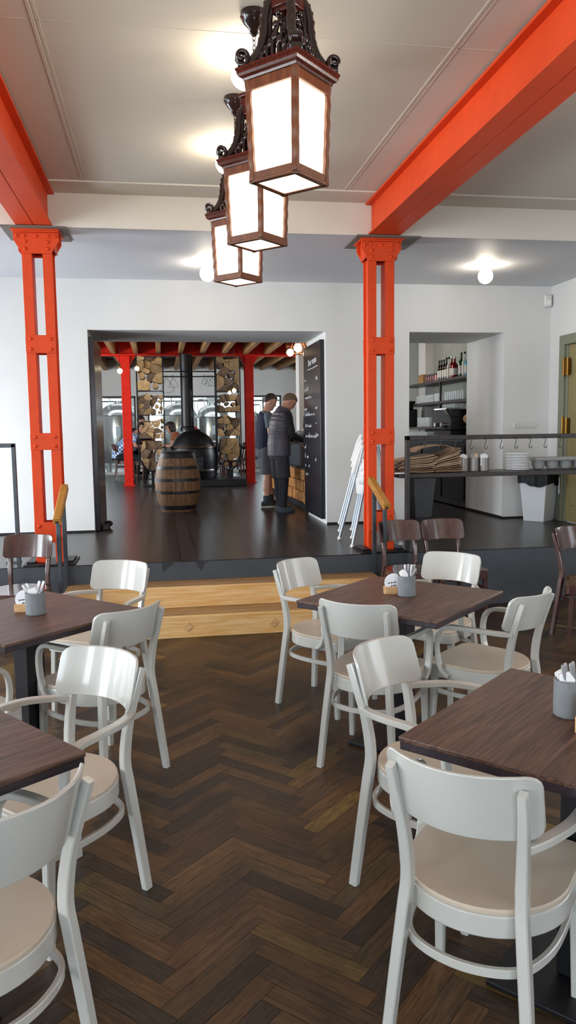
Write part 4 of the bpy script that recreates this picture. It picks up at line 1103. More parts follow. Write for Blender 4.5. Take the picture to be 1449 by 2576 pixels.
# brewing tanks
def tank(x, y, r, zt, label):
    t = thing('brewing_tank', label, 'tank', (x, y, ZP), 0, 'steel brewing tanks')
    h = zt-ZP
    MB().lathe([(r*.96, .25), (r, .3), (r, h-.38), (r*.97, h-.32)], 40, caps=False).build('shell', M['inox'], t)
    MB().lathe([(r*.97, h-.32), (r*.9, h-.2), (r*.7, h-.09), (r*.4, h-.02), (.12, h), (.12, h+.06), (0, h+.06)], 40, caps=False).build('dome', M['inox'], t)
    MB().lathe([(r+.012, h-.36), (r+.02, h-.34), (r+.012, h-.32)], 40).build('seam_band', M['chrome'], t)
    for k in range(4):
        a = PI/4+k*PI/2; MB().cyl((r*.8*math.cos(a), r*.8*math.sin(a), 0), (r*.8*math.cos(a), r*.8*math.sin(a), .3), .05).build('leg', M['inox'], t)
    g = MB()
    g.sweep([(r*.85*math.cos(a), r*.85*math.sin(a), h+.16) for a in [2*PI*i/28 for i in range(28)]], .025, .025, closed=True, rnd=6, ref=(0, 0, 1))
    for k in range(6):
        a = k*PI/3; g.cyl((r*.85*math.cos(a), r*.85*math.sin(a), h-.2), (r*.85*math.cos(a), r*.85*math.sin(a), h+.16), .012)
    g.build('guard_rail', M['inox'], t)
    MB().sweep([(.18*math.cos(a), -r-.03, .62+.18*math.sin(a)) for a in [2*PI*i/24 for i in range(24)]], .03, .03, closed=True, rnd=6, ref=(0, 1, 0)).sweep([(-.25, -r-.06, .7), (.05, -r-.06, .55), (.2, -r-.06, .78)], .02, .02, rnd=6).build('manhole', M['chrome'], t)
    MB().bx(-.06, .06, -r-.012, -r, 1.0, 1.25).build('data_plate', M['paper'], t)
tank(-1.13, 22.4, .55, 2.4, 'leftmost steel brewing tank behind the glass')
tank(.55, 22.4, .5, 2.4, 'steel brewing tank behind the stove pipe')
tank(1.52, 22.9, .5, 2.35, 'steel brewing tank right of the stove pipe')
tank(2.62, 23.4, .45, 2.2, 'steel brewing tank behind the two men')

# bulbs of the back room
def bulb(x, y, z, r, top, label):
    t = thing('hanging_bulb', label, 'bulb', (x, y, z), 0, 'bare bulbs of the back room')
    MB().sphere((0, 0, 0), r, 16, 12).build('bulb', M['bulbw'], t)
    MB().lathe([(r*.45, r*.85), (r*.45, r*1.6), (.006, r*1.8)], 12).build('socket', M['brass'], t)
    MB().cyl((0, 0, r*1.7), (0, 0, top-z), .004, n=6).build('cord', M['iron'], t)
bulb(-.73, 15.5, 2.77, .05, 3.44, 'bare bulb glowing left of the left red column')
bulb(-.40, 15.3, 2.8, .042, 3.44, 'bare bulb glowing right of the left red column')
bulb(1.35, 15.2, 2.33, .032, 3.44, 'left of two small bulbs before the right firewood rack')
bulb(1.44, 15.2, 2.37, .04, 3.44, 'right of two small bulbs before the right firewood rack')
bulb(.13, 11.6, 2.92, .014, 3.44, 'tiny bulb at the top edge of the big opening')
t = thing('copper_lamp', 'copper wire ceiling lamp with glowing bulbs by the blackboard', 'ceiling lamp', (1.94, 10.95, 0))
mb = MB()
for k in range(16):
    a = 2*PI*k/16; mb.sweep(catmull([(.05*math.cos(a), .05*math.sin(a), 2.95), (.13*math.cos(a+.3), .13*math.sin(a+.3), 2.87), (.16*math.cos(a+.6), .16*math.sin(a+.6), 2.76), (.09*math.cos(a+.9), .09*math.sin(a+.9), 2.66)], 4), .008, .008, rnd=5)
for r, z in ((.13, 2.87), (.16, 2.76), (.09, 2.66)): mb.sweep([(r*math.cos(2*PI*i/20), r*math.sin(2*PI*i/20), z) for i in range(20)], .01, .01, closed=True, rnd=5, ref=(0, 0, 1))
mb.build('wire_cage', M['copper'], t)
MB().cyl((0, 0, 2.93), (0, 0, 3.44), .012).build('stem', M['copper'], t)
for p, r in (((0, -.05, 2.74), .06), ((-.12, -.1, 2.67), .05), ((.11, -.12, 2.65), .05)):
    MB().sphere(p, r, 16, 12).build('bulb', M['bulbw'], t)
    MB().cyl((p[0], p[1], p[2]+r*.9), (p[0]*.6, p[1]*.5, 2.86), .012).build('arm', M['copper'], t)

# ------------------------------------------------------------------ bar counter
t = thing('bar_counter', 'bar counter with stacked wooden block front behind the blackboard', 'counter', (0, 0, 0))
MB().bx(1.99, 2.6, 9.95, 13.7, ZP+.08, 1.05).bx(1.99, 2.6, 9.95, 13.7, 1.05, 1.405).build('core', M['counter'], t)
for j in range(3):
    zz0 = ZP+.09+j*.155
    y = 9.95-(.12*(j % 2))
    while y < 13.68:
        y1 = min(y+.245, 13.7); y0 = max(y, 9.95)
        if y1-y0 > .03: MB().bx(1.915+.012*((int(y*10)+j) % 3), 1.99, y0+.004, y1-.004, zz0, zz0+.148).build('wood_block', M['crate'], t, bevel=.008)
        y += .25
MB().bx(1.93, 2.62, 9.945, 13.72, 1.055, 1.075).bx(1.90, 2.64, 9.942, 13.74, 1.405, 1.44).build('worktop', M['counter'], t, bevel=.005)
MB().bx(1.95, 2.6, 9.96, 13.7, ZP, ZP+.08).build('plinth', M['iron'], t)
t = thing('beer_tap', 'chrome beer tap with striped handle on the counter end', 'tap', (2.0, 10.75, 1.44))
MB().lathe([(.045, 0), (.045, .02), (.03, .04), (.028, .2), (.035, .22), (.02, .235)], 20).build('column', M['chrome'], t)
MB().cyl((0, 0, .16), (-.09, 0, .13), .013).cyl((-.09, 0, .13), (-.09, 0, .07), .01).build('spout', M['chrome'], t)
h = MB().lathe([(.022, .24), (.03, .25), (.03, .33), (.022, .34)], 16).build('handle', M['blackp'], t)
for k in range(5): MB().bx(-.031, .031, -.005, .005, .25, .33).build('stripe', M['card'], h).rotation_euler = (0, 0, k*PI/5)
g0 = None
for i in range(4):
    for j in range(7):
        if g0 is None:
            g0 = MB().lathe([(.03, .0), (.036, .1), (.038, .14), (.034, .14), (.03, .012), (0, .012)], 16, caps=False).build('beer_glass', M['glass'])
            tag(g0, 'empty beer glass in the block of glasses on the counter', 'glass', 'beer glasses on the counter'); o = g0
        else: o = g0.copy(); COL.objects.link(o)
        o.location = (2.06+i*.085, 11.0+j*.085, 1.44)
tag(MB().sphere((0, 0, 0), .09, 20, 12, sc=(1, 1.2, .75)).lathe([(.03, -.075), (.03, -.06)], 12).build('black_dome', M['blackp'], loc=(2.2, 12.2, 1.516)), 'black domed device on the counter behind the glasses', 'appliance')
t = thing('beer_tray', 'dark red beer held over the counter by the front man', 'beer', (1.93, 10.75, 1.44))
for k in range(2):
    MB().lathe([(.032, .0), (.038, .11), (.04, .15), (.036, .15), (.03, .008), (0, .008)], 18, c=(.0, -.05+.1*k, 0), caps=False).build('glass', M['glass'], t)
    MB().lathe([(.028, .01), (.034, .11), (0, .11)], 18, c=(0, -.05+.1*k, 0)).build('beer_fill', M['beer'], t)

# ------------------------------------------------------------------ bar shelves behind the right doorway
t = thing('bar_shelf', 'black wall shelf unit of the bar seen through the right doorway', 'shelf', (0, 0, 0))
for z0, z1, x0 in ((2.30, 2.34, 4.28), (1.97, 2.01, 4.28), (1.58, 1.62, 4.2)): MB().bx(x0, 4.645, 9.97, 13.3, z0, z1).build('board', M['steel2'], t, bevel=.003)
for y in (13.25, 11.6, 10.0): MB().bx(4.28, 4.31, y-.015, y+.015, 1.45, 2.3).build('upright', M['steel2'], t)
BT = {}
def bottle(y, kind, label, x=4.42):
    spec = {'tall': (.036, .2, .012, .32), 'slim': (.03, .2, .012, .3), 'wide': (.05, .19, .014, .31), 'jar': (.038, .1, .034, .12), 'gin': (.042, .21, .013, .34)}
    k, colr = kind
    if kind not in BT:
        r, hs, rn, h = spec[k]
        b = thing('spirit_bottle' if k != 'jar' else 'jam_jar', label, 'bottle' if k != 'jar' else 'jar', (0, 0, 0), 0, 'bottles on the top bar shelf')
        if k == 'jar':
            MB().lathe([(r*.95, 0), (r, .005), (r, hs), (rn, hs+.005)], 20).build('body', M[colr], b); MB().lathe([(r, hs+.004), (r, h+.01)], 20).build('lid', M['gdark'], b)
        else:
            MB().lathe([(r*.95, 0), (r, .006), (r, hs), (r*.8, hs+.02), (rn*1.1, hs+.05), (rn, h-.01), (rn*1.15, h)], 20).build('body', M[colr], b)
            MB().lathe([(rn*1.3, h-.012), (rn*1.3, h+.02)], 14).build('cap', M['chrome' if colr == 'gred' else 'gdark'], b); MB().lathe([(r+.001, .05), (r+.001, hs-.04)], 20, caps=False).build('paper_label', M['blab'], b)
        BT[kind] = b; o = b
    else: o = dup(BT[kind], label=label)
    o.location = (x, y, 2.341)
for y, kind, lab in ((12.55, ('jar', 'jam'), 'dark red jar at the left of the top bar shelf'), (12.44, ('jar', 'jam'), 'second dark red jar from the left on the top bar shelf'), (12.33, ('jar', 'jam'), 'third dark red jar on the top bar shelf'), (12.22, ('jar', 'jam'), 'fourth dark red jar on the top bar shelf'), (12.11, ('jar', 'pink'), 'pink jar between the jars and the dark bottles'),
    (12.0, ('slim', 'gdark'), 'first dark slim bottle after the jars on the bar shelf'), (11.9, ('slim', 'gdark'), 'second dark slim bottle after the jars on the bar shelf'), (11.79, ('slim', 'gdark'), 'third dark slim bottle on the bar shelf'), (11.68, ('tall', 'gdark'), 'dark bottle left of the red bottles on the bar shelf'), (11.58, ('tall', 'gclear'), 'clear bottle next to the red bottles on the bar shelf'),
    (11.46, ('tall', 'gred'), 'slim red bottle on the top bar shelf'), (11.34, ('wide', 'gred'), 'wide dark red bottle with silver neck on the bar shelf'), (11.08, ('gin', 'ggreen'), 'tall green bottle on the top bar shelf'), (10.95, ('gin', 'gclear'), 'clear tall bottle right of the green one on the bar shelf'), (10.83, ('wide', 'gblue'), 'pale blue bottle at the right of the top bar shelf')): bottle(y, kind, lab)
MB_ = MB().bx(4.36, 4.5, 12.62, 12.85, 0, .15).build('black_crate', M['joist'], bevel=.005); MB_.location = (0, 0, 2.341); tag(MB_, 'small dark box left of the jars on the top bar shelf', 'box')
gl = {}
def glassrow(z, ys, xs, r, h, label, group, key):
    for x in xs:
        for y in ys:
            if key not in gl:
                gl[key] = MB().lathe([(r*.8, 0), (r, h), (r*.92, h), (r*.7, .01), (0, .01)], 14, caps=False).build('drinking_glass', M['glass']); tag(gl[key], label, 'glass', group); o = gl[key]
            else: o = gl[key].copy(); COL.objects.link(o)
            o.location = (x, y, z)
glassrow(2.011, [11.95-.088*k for k in range(14)], (4.36, 4.46), .038, .13, 'tall clear glass at the right of the middle bar shelf', 'tall glasses on the middle bar shelf', 'a')
glassrow(2.011, [12.85-.085*k for k in range(10)], (4.36, 4.45), .036, .06, 'low clear glass at the left of the middle bar shelf', 'low glasses on the middle bar shelf', 'b')
glassrow(2.074, [12.85-.085*k for k in range(10)], (4.36,), .036, .06, 'low clear glass stacked on another on the middle bar shelf', 'stacked low glasses', 'b2')
glassrow(1.621, [12.62-.075*k for k in range(8)], (4.3, 4.38), .033, .15, 'clear glass on the lowest bar shelf', 'glasses on the lowest bar shelf', 'c')
tag(MB().bx(4.62, 4.645, 10.55, 11.25, 1.75, 1.95).build('paper_sheet', M['paper']), 'pale paper sheets pinned under the middle bar shelf', 'paper')
t = thing('back_bar', 'dark back bar cabinet under the bar shelves', 'cabinet', (0, 0, 0))
MB().bx(4.05, 4.62, 9.97, 14.4, ZP+.02, 1.4).build('body', M['blackp'], t); MB().bx(4.0, 4.63, 9.96, 14.42, 1.4, 1.44).build('worktop', M['counter'], t, bevel=.004)
for k in range(5): MB().bx(4.035, 4.05, 10.0+.87*k, 10.8+.87*k, ZP+.1, 1.36).build('door', M['iron'], t, bevel=.004)
t = thing('coffee_grinder', 'black grinder at the left end of the lowest bar shelf', 'grinder', (4.25, 12.98, 1.621))
MB().bx(-.1, .1, -.13, .13, 0, .3).build('body', M['blackp'], t, bevel=.02); MB().lathe([(.06, .3), (.1, .42), (.1, .44)], 20).build('hopper', M['gdark'], t)
t = thing('espresso_machine', 'dark espresso machine behind the serving rail in the bar', 'coffee machine', (4.2, 10.75, 1.44))
MB().prism([(-.35, .12), (.4, .12), (.45, .42), (-.1, .42), (-.35, .3)], -.2, .2, MX.Rotation(PI/2, 4, 'Z') @ MX.Rotation(PI/2, 4, 'X')).build('body', M['blackp'], t, bevel=.02)
MB().bx(-.2, .2, -.38, .4, 0, .06).build('base', M['chrome'], t, bevel=.01)
MB().bx(-.18, .18, -.3, .35, .06, .12).build('back_panel', M['iron'], t)
for y in (-.15, .1):
    MB().cyl((-.2, y, .2), (-.27, y, .2), .035).cyl((-.24, y, .17), (-.38, y, .15), .014).build('group_head', M['chrome'], t)
MB().bx(-.17, .17, -.1, .4, .42, .44).build('cup_rail', M['chrome'], t)
glassrow(1.881, [10.6+.08*k for k in range(6)], (4.14, 4.24), .035, .06, 'small glass standing on top of the espresso machine', 'glasses on the espresso machine', 'd')
glassrow(1.441, [13.0-.08*k for k in range(18)], (4.1, 4.2), .033, .1, 'clear glass on the back bar worktop', 'glasses on the back bar worktop', 'e')
tag(MB().sphere((0, 0, .1), .16, 18, 12, sc=(1, 1.3, .62)).build('cloth_bundle', M['kraft'], loc=(4.3, 10.25, 1.62)), 'crumpled light cloth bundle at the right of the lowest bar shelf', 'cloth')

# dark chairs and tables of the back room
BK = 'dark chairs of the back room'
for x, y, a, lab in ((-1.0, 18.35, 5, 'dark chair under the man in the plaid shirt'), (-.1, 17.4, 200, 'dark chair under the left firewood rack'), (1.3, 17.3, 170, 'dark chair below the right firewood rack, left one'), (1.62, 17.55, 90, 'dark chair below the right firewood rack, front one'), (1.95, 18.5, 185, 'dark chair right of the right firewood rack'), (1.1, 18.9, 30, 'dark chair farthest back between stove and right rack'), (.52, 18.2, 170, 'dark chair of the woman in the rust top'), (1.08, 18.6, 190, 'dark chair of the person in the red shirt')):
    dup(d0, (x, y, ZP), R(a-90), lab, BK)
for x, y, lab in ((-.38, 18.4, 'dark dining table at the plaid shirted man'), (1.62, 18.3, 'dark dining table behind the right firewood rack'), (.02-.05, 19.3, 'dark dining table behind the left firewood rack')):
    dup(t0, (x, y, ZP), 0, lab, 'dark tables of the back room')

#SECTION5
# ------------------------------------------------------------------ people
def limb(mb, pts, rr):
    for i in range(len(pts)-1): mb.capsule(pts[i], pts[i+1], rr[i], rr[i+1])
def hand(mb, w, d, n, s, curl):
    """w wrist, d pointing direction, n palm normal, s = +1 thumb on the side d x n"""
    w = V(w); d = V(d).normalized(); n = V(n); n = (n-d*n.dot(d)).normalized(); q = d.cross(n)
    rings = []
    for t, hw, ht in ((0, .026, .02), (.03, .036, .017), (.07, .042, .015), (.09, .04, .012)):
        c = w+d*t; rings.append([c+q*(hw*math.cos(a))+n*(ht*math.sin(a)) for a in [2*PI*i/12 for i in range(12)]])
    mb.loft(rings)
    for k, (o, L) in enumerate(((.031, .068), (.011, .078), (-.01, .073), (-.03, .058))):
        p = w+d*.085+q*o*s; dd = d.copy(); r = .0095
        for sg in range(3):
            dd = (dd*math.cos(curl)+n*math.sin(curl)).normalized(); nn = d.cross(q); p2 = p+dd*L*(.45, .32, .23)[sg]
            mb.capsule(p, p2, r, r*.92, 8); p = p2; r *= .92
    p = w+d*.02+q*.03*s; dd = (d*.55+q*s*.75+n*.3).normalized()
    for L in (.04, .034, .028):
        p2 = p+dd*L; mb.capsule(p, p2, .0115, .0105, 8); p = p2; dd = (dd+d*.35+n*.25).normalized()
def ring(c, X, Y, rx, ry, n=20, sq=0.):
    out = []
    for i in range(n):
        a = 2*PI*i/n; ca, sa = math.cos(a), math.sin(a); out.append(V(c)+X*(rx*ca)+Y*(ry*sa))
    return out
def torso(mb, spec, grow=0., ridge=0.):
    """spec: list of (centre, rx, ry, forward tilt)"""
    rings = []
    for k in range(len(spec)-1):
        (c0, a0, b0, t0_), (c1, a1, b1, t1_) = spec[k], spec[k+1]
        for i in range(6):
            u = i/6; c = V(c0).lerp(V(c1), u); t = t0_+(t1_-t0_)*u
            g = grow+(ridge*abs(math.sin(c.z*PI/.055)) if ridge else 0)
            rings.append(ring(c, V((1, 0, 0)), V((0, math.cos(t), -math.sin(t))), a0+(a1-a0)*u+g, b0+(b1-b0)*u+g))
    c, a, b, t = spec[-1]; rings.append(ring(c, V((1, 0, 0)), V((0, math.cos(t), -math.sin(t))), a+grow, b+grow))
    mb.loft(rings)
HEADP = ((-.118, .022, .03, .05), (-.105, .042, .05, .036), (-.075, .056, .068, .02), (-.03, .066, .083, .006), (.01, .071, .09, 0), (.05, .073, .094, -.004), (.08, .064, .083, -.008), (.1, .045, .06, -.01), (.112, .02, .03, -.01))
def head(mb, hm):
    mb.loft([[hm @ V((rx*math.cos(a), yo+ry*math.sin(a), z)) for a in [2*PI*i/20 for i in range(20)]] for z, rx, ry, yo in HEADP])
    mb.loft([[hm @ V((rx*math.cos(a), .086+d+rx*.8*math.sin(a), z)) for a in [2*PI*i/8 for i in range(8)]] for z, rx, d in ((.018, .006, 0), (-.01, .01, .006), (-.03, .015, .012), (-.04, .01, .004))])
    for s in (-1, 1):
        mb.sphere((s*.073, -.008, -.012), .03, 10, 8, sc=(.35, .75, 1.1), mx=hm)
def face(body, hm, hair, hairm, length=0.):
    for s in (-1, 1): MB().sphere((s*.03, .079, .01), .0105, 10, 8, mx=hm).build('eye', M['eye'], body)
    MB().sphere((0, .081, -.066), .02, 10, 6, sc=(1, .35, .22), mx=hm).build('mouth', M['lip'], body)
    for s in (-1, 1): MB().sphere((s*.03, .083, .032), .017, 8, 6, sc=(1, .35, .25), mx=hm).build('eyebrow', hairm, body)
    if hair == 'short': f = lambda p: p.z > (.42+.12*p.y if p.y > .35 else .2+.75*p.y if p.y > -.2 else .05+1.3*(p.y+.2)*.8) - (0 if p.y > -.2 else 0)
    elif hair == 'bald': f = lambda p: (p.z > .05-.6*max(0, -p.y)) and p.y < .35
    else: f = lambda p: p.z > .35*max(0, p.y)+.2*(p.y > .3)-1.2*(p.y < .25)
    mb = MB().sphere((0, -.004, .016), 1, 64, 48, sc=(.079+.02*length, .101+.02*length, .106), mx=hm, filt=f)
    if length: mb.sphere((0, -.035, -.05), 1, 20, 14, sc=(.092, .075, .12), mx=hm)
    mb.build('hair', hairm, body, solid=.012, smooth=80)
def person(label, loc, rz, sc, P):
    """P holds joints in a frame facing +y, units metres"""
    root = thing('person', label, 'person', loc, rz, None); root.scale = (sc,)*3
    vox = P.get('vox', .007)
    mb = MB(); torso(mb, P['torso'])
    nb = V(P['neck']); hc = V(P['head']); pit = P['pitch']; yaw = P.get('yaw', 0)
    hm = MX.Translation(hc) @ MX.Rotation(yaw, 4, 'Z') @ MX.Rotation(-pit, 4, 'X')
    mb.capsule(nb, hm @ V((0, -.012, -.06)), .06, .054); head(mb, hm)
    for s in ('L', 'R'):
        S, E, W = P['arm'+s]; limb(mb, [S, E, W], [.052, .042, .028])
        E_, W_ = V(E), V(W); mb.capsule(E_, E_.lerp(W_, .4), .041, .041)
        d, n, c = P['hand'+s]; hand(mb, W, d, n, 1 if s == 'L' else -1, c)
        Hh, K, A = P['leg'+s]; limb(mb, [Hh, K, A], [.086, .056, .036]); K_, A_ = V(K), V(A); mb.capsule(K_.lerp(A_, .15)+V((0, -.012, 0)), K_.lerp(A_, .5)+V((0, -.01, 0)), .05, .05)
        fd = V(P.get('foot'+s, (0, 1, 0))); A_ = V(A); mb.capsule(A_+V((0, 0, -.04))-fd*.03, A_+fd*.15+V((0, 0, -.05)), .034, .03)
    body = mb.build('body', P['skin'], root, remesh=vox, iters=6)
    face(body, hm, P['hair'], P['hairm'], P.get('hairlen', 0))
    # upper clothing
    for nm, m, fn in P['clothes']:
        mb = MB(); fn(mb); mb.build(nm, m, root, remesh=vox*1.0, iters=3)
    for s in ('L', 'R'):
        A = V(P['leg'+s][2]); fd = V(P.get('foot'+s, (0, 1, 0))).normalized(); g = A.z-.075
        sd = V((fd.y, -fd.x, 0)); rings = []
        for t, w, h in ((-.075, .03, .05), (-.06, .038, .075), (0, .042, .085), (.06, .046, .07), (.12, .048, .05), (.165, .042, .035), (.185, .02, .02)):
            c = A+fd*t; rings.append([V((c.x, c.y, g+.018))+sd*(w*math.cos(a))+V((0, 0, max(0, math.sin(a))*h)) for a in [2*PI*i/14 for i in range(14)]])
        sh = MB().loft(rings).build('shoe', P['shoem'], root, smooth=60)
        MB().loft([[V((A.x, A.y, z))+fd*(.055+k*.135*math.sin(a))+sd*(k*.048*math.cos(a)) for a in [2*PI*i/20 for i in range(20)]] for z, k in ((g, .97), (g+.022, 1.02))]).build('sole', P['solem'], sh)
        lc = MB()
        for t in (.03, .06, .09): lc.sweep([V((A.x, A.y, g+.018))+fd*t+sd*x+V((0, 0, .092-t*.42-abs(x)*.35)) for x in (-.03, 0, .03)], .008, .006, ref=fd)
        lc.build('lace', P['solem'], sh)
    return root
def legs(mb, P, a, b, r0, r1, flare=0., hip=True):
    """trouser leg from hip to fraction b of hip-knee-ankle (0..2)"""
    for s in ('L', 'R'):
        H, K, A = [V(q) for q in P['leg'+s]]
        if b <= 1:
            e = H.lerp(K, b); mb.cyl(H, e, r0, r1, 18); mb.sphere(H, r0*1.02, 14, 10)
        else:
            mb.sphere(H, r0*1.02, 14, 10); mb.cyl(H, K, r0, (r0+r1)/2, 18); mb.sphere(K, (r0+r1)/2, 14, 10); mb.cyl(K, K.lerp(A, b-1), (r0+r1)/2, r1, 18)
def sleeves(mb, P, f, r0, r1):
    for s in ('L', 'R'):
        S, E, W = [V(q) for q in P['arm'+s]]
        mb.sphere(S, r0*1.06, 14, 10)
        if f <= 1: mb.cyl(S, S.lerp(E, f), r0, r1, 16)
        else: mb.cyl(S, E, r0, r1*1.12, 16); mb.sphere(E, r1*1.12, 14, 10); mb.cyl(E, E.lerp(W, f-1), r1*1.12, r1, 16)
# --- man at the back: grey and navy jersey, shorts
PA = dict(skin=M['skin2'], hair='short', hairm=M['hairb'], shoem=M['shoe'], solem=M['sole'], pitch=R(24), yaw=R(-8),
    torso=[((0, .0, .82), .175, .14, 0), ((0, .03, .95), .18, .165, 0), ((0, .04, 1.1), .178, .165, .05), ((0, .025, 1.25), .192, .14, .1), ((0, .01, 1.36), .172, .105, .15), ((0, .015, 1.43), .075, .065, .2)],
    neck=(0, .02, 1.41), head=(0, .085, 1.575),
    armL=((-.205, .01, 1.35), (-.25, .04, 1.08), (-.15, .3, 1.0)), armR=((.205, .01, 1.35), (.255, .03, 1.08), (.16, .3, 1.02)),
    handL=((.1, 1, .05), (1, 0, -.2), .35), handR=((-.1, 1, .05), (-1, 0, -.2), .35),
    legL=((-.1, 0, .84), (-.12, .06, .46), (-.13, .1, .075)), legR=((.1, 0, .84), (.11, .0, .46), (.12, -.03, .075)))
def jersey(mb): torso(mb, PA['torso'][0:1]+PA['torso'][1:], .014)
def jers_body(mb): torso(mb, [((0, .0, .80), .17, .13, 0)]+PA['torso'][1:-1]+[((0, .012, 1.41), .1, .08, .18)], .016)
def jers_slv(mb):
    sleeves(mb, PA, .62, .068, .066)
    torso(mb, [((0, .04, 1.22), .15, .1, .1), ((0, .045, 1.3), .165, .1, .12), ((0, .02, 1.385), .15, .09, .15), ((0, .018, 1.425), .085, .075, .2)], .018)
PA['clothes'] = [('jersey', M['navy'], jers_body), ('jersey_yoke', M['greyt'], jers_slv),
    ('shorts', M['short'], lambda mb: (torso(mb, [((0, 0, .76), .175, .145, 0), ((0, .02, .9), .178, .155, 0)], .012), legs(mb, PA, 0, .9, .108, .112))),
    ('sock', M['sock'], lambda mb: sock(mb, 'L')), ('sock', M['sock'], lambda mb: sock(mb, 'R'))]
def sock(mb, s): mb.cyl(V(PA['leg'+s][2])+V((0, 0, -.03)), V(PA['leg'+s][1]).lerp(V(PA['leg'+s][2]), .74), .046, .05, 16)
person('standing man in grey and navy jersey with grey shorts at the bar', (1.49, 11.12, ZP), R(-86), .955, PA)
# --- man in front: quilted vest, dark shorts over leggings
PB = dict(skin=M['skin'], hair='short', hairm=M['hairg'], shoem=M['shoeg'], solem=M['shoeg'], pitch=R(40), yaw=R(-12),
    torso=[((0, .0, .82), .155, .115, 0), ((0, .0, .95), .155, .12, 0), ((0, .01, 1.1), .16, .125, .08), ((0, .03, 1.25), .18, .12, .2), ((0, .06, 1.36), .165, .095, .3), ((0, .085, 1.42), .07, .06, .4)],
    neck=(0, .085, 1.40), head=(0, .165, 1.535),
    armL=((-.195, .05, 1.34), (-.235, .1, 1.07), (-.1, .36, .99)), armR=((.195, .05, 1.34), (.235, .1, 1.07), (.1, .36, .98)),
    handL=((.25, 1, .0), (1, 0, -.3), .4), handR=((-.25, 1, .0), (-1, 0, -.3), .4),
    legL=((-.09, 0, .84), (-.1, .03, .46), (-.12, .06, .075)), legR=((.09, 0, .84), (.1, .02, .46), (.1, .0, .075)))
PB['clothes'] = [('quilted_vest', M['vest'], lambda mb: (torso(mb, [((0, .0, .78), .165, .125, 0), ((0, .0, .95), .165, .13, 0)]+PB['torso'][2:5]+[((0, .075, 1.405), .085, .075, .38), ((0, .09, 1.445), .078, .07, .4)], .022, .012))),
    ('sleeves', M['blackc'], lambda mb: (sleeves(mb, PB, 1.72, .066, .046), torso(mb, [((0, .06, 1.12), .15, .11, .1), ((0, .075, 1.25), .17, .105, .2), ((0, .09, 1.36), .15, .085, .3)], .024))),
    ('shorts', M['dshort'], lambda mb: (torso(mb, [((0, 0, .74), .155, .12, 0), ((0, .0, .88), .155, .12, 0)], .012), legs(mb, PB, 0, .95, .1, .1))),
    ('leggings', M['legging'], lambda mb: legs(mb, PB, 0, 2.0, .092, .058))]
person('standing man in quilted vest with dark shorts over leggings nearest the blackboard', (1.57, 10.36, ZP), R(-76), .96, PB)
# --- seated guests far behind
def seated(label, loc, rz, top, hairstyle, hairm, tn, sleeve, lean=.18, hairlen=0, sc=1., up=0.):
    P = dict(skin=M['skin'], hair=hairstyle, hairm=hairm, shoem=M['shoe'], solem=M['blackp'], pitch=R(22), vox=.011, hairlen=hairlen,
        torso=[((0, .02, .5), .17, .13, 0), ((0, .03, .62), .16, .125, .1), ((0, .03+.3*lean, .76), .165, .12, lean), ((0, .03+.75*lean, .9), .18, .115, lean*1.3), ((0, .03+1.2*lean, 1.02), .16, .09, lean*1.5), ((0, .05+1.35*lean, 1.08), .07, .06, .3)],
        neck=(0, .05+1.3*lean, 1.06), head=(0, .1+1.6*lean, 1.2),
        armL=((-.2, .03+1.1*lean, 1.0), (-.25, .12+lean, .76), (-.12, .38+lean, .79)), armR=((.2, .03+1.1*lean, 1.0), (.25, .12+lean, .76), (.12, .38+lean, .79)),
        handL=((.3, 1, 0), (.3, 0, -1), .2), handR=((-.3, 1, 0), (-.3, 0, -1), .2),
        legL=((-.1, .04, .53), (-.12, .46, .5), (-.12, .44, .075)), legR=((.1, .04, .53), (.12, .46, .5), (.12, .44, .075)))
    P['clothes'] = [(tn, top, lambda mb: (torso(mb, P['torso'][:-1]+[((0, .04+1.3*lean, 1.06), .09, .075, .3)], .016), sleeves(mb, P, sleeve, .066, .056))),
        ('trousers', M['blackc'], lambda mb: (torso(mb, [((0, .02, .46), .17, .13, 0), ((0, .02, .56), .165, .13, 0)], .012), legs(mb, P, 0, 1.9, .098, .06)))]
    person(label, loc, rz, sc, P)
seated('seated man in blue plaid shirt behind the left red column', (-1.0, 18.35, ZP), R(5-90), M['plaid'], 'short', M['hairb'], 'shirt', .6, .3)
seated('guest in dark shirt leaning on the table behind the left firewood rack', (-.38, 19.1, ZP), R(180-12), M['navy'], 'short', M['hairb'], 'shirt', .6, .1, sc=1.12)
seated('seated woman with dark hair and rust top left of the stove pipe', (.52, 18.2, ZP), R(170-90), M['rust'], 'long', M['hairb'], 'blouse', .5, .12, hairlen=1)
seated('guest in red shirt half hidden behind the stove pipe', (1.0, 18.6, ZP), R(180-90), M['redt'], 'short', M['hairb'], 'tee_shirt', .6, .15, sc=1.12)

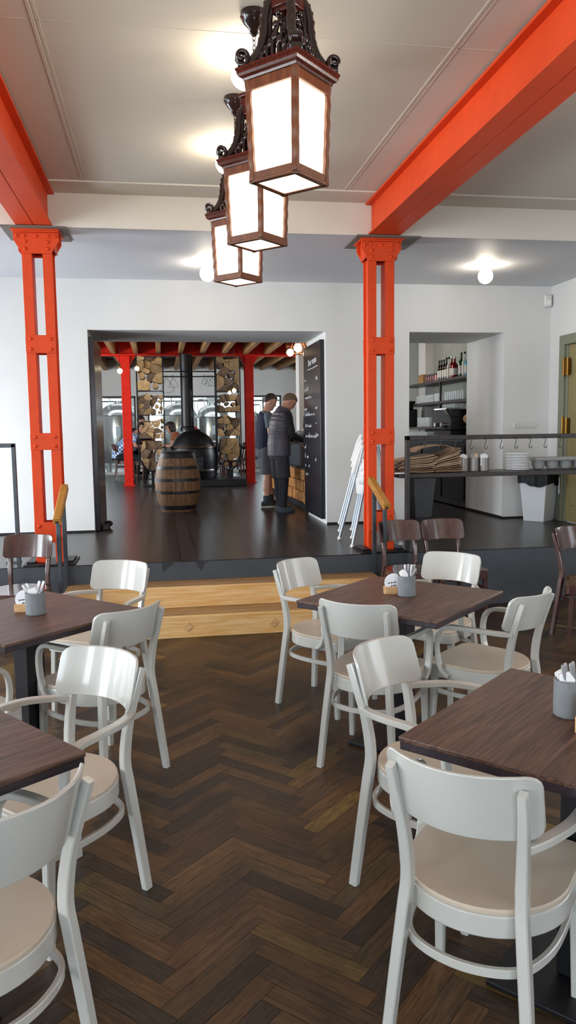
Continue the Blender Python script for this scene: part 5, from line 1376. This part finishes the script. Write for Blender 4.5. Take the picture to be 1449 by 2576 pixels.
# ------------------------------------------------------------------ light
w = bpy.data.worlds.new('sky'); SC.world = w; w.use_nodes = True
bg = w.node_tree.nodes['Background']; bg.inputs['Color'].default_value = (.86, .93, 1, 1); bg.inputs['Strength'].default_value = 5
def area(name, loc, d, sx, sy, power, col=(.86, .93, 1), spread=180):
    l = bpy.data.lights.new(name, 'AREA'); l.shape = 'RECTANGLE'; l.size = sx; l.size_y = sy; l.energy = power; l.color = col; l.spread = R(spread)
    o = bpy.data.objects.new(name, l); COL.objects.link(o); o.location = loc
    o.rotation_euler = V(d).to_track_quat('-Z', 'Y').to_euler()
    return o
for a, b, c, d in LW[:3]: area('window_daylight', (-5.72, (a+b)/2, (c+d)/2), (1, 0, -.12), b-a, d-c, 150)
a, b, c, d = LW[3]; area('window_daylight', (-3.87, (a+b)/2, (c+d)/2), (1, .12, -.15), b-a, d-c, 175, (.8, .9, 1))
for a, b, c, d in BW: area('window_daylight', ((a+b)/2, -7.32, (c+d)/2), (0, 1, -.06), b-a, d-c, 190, (.72, .87, 1))
area('ground_bounce', (6.98, 1.5, 1.9), (-1, 0, .52), 3, 1.8, 100, (1, .94, .84), 55)
area('window_daylight', (-4.82, 14, 2.1), (1, 0, -.1), 4, 1.8, 300)
area('window_daylight', (4.92, 16.5, 2.1), (-1, 0, -.1), 2.2, 1.8, 90)
for x, y, z, p, col in ((.5, 24.5, 4.4, 45, (.9, .95, 1)),): area('brewery_light', (x, y, z), (0, 0, -1), 5, 2, p, col)
def point(name, loc, p, col, r=.06):
    l = bpy.data.lights.new(name, 'POINT'); l.energy = p; l.color = col; l.shadow_soft_size = r
    o = bpy.data.objects.new(name, l); COL.objects.link(o); o.location = loc
point('bar_fill', (3.4, 12.0, 2.9), 22, (1, .9, .75), .1)  # added fill point with no fixture, brightens the bar
point('back_room_fill', (-2.2, 13.0, 2.6), 95, (1, .78, .52), .1)  # unseen warm fill, added to brighten the back room and its joists

SC.view_settings.view_transform = 'Standard'; SC.view_settings.look = 'None'; SC.view_settings.gamma = 1; SC.view_settings.use_curve_mapping = False
SC.view_settings.exposure = 0.0
cy = SC.cycles
cy.use_adaptive_sampling = True; cy.adaptive_threshold = .025; cy.max_bounces = 6; cy.diffuse_bounces = 3; cy.glossy_bounces = 3; cy.transmission_bounces = 4; cy.transparent_max_bounces = 8
cy.caustics_reflective = False; cy.caustics_refractive = False; cy.sample_clamp_indirect = 6; cy.use_denoising = True
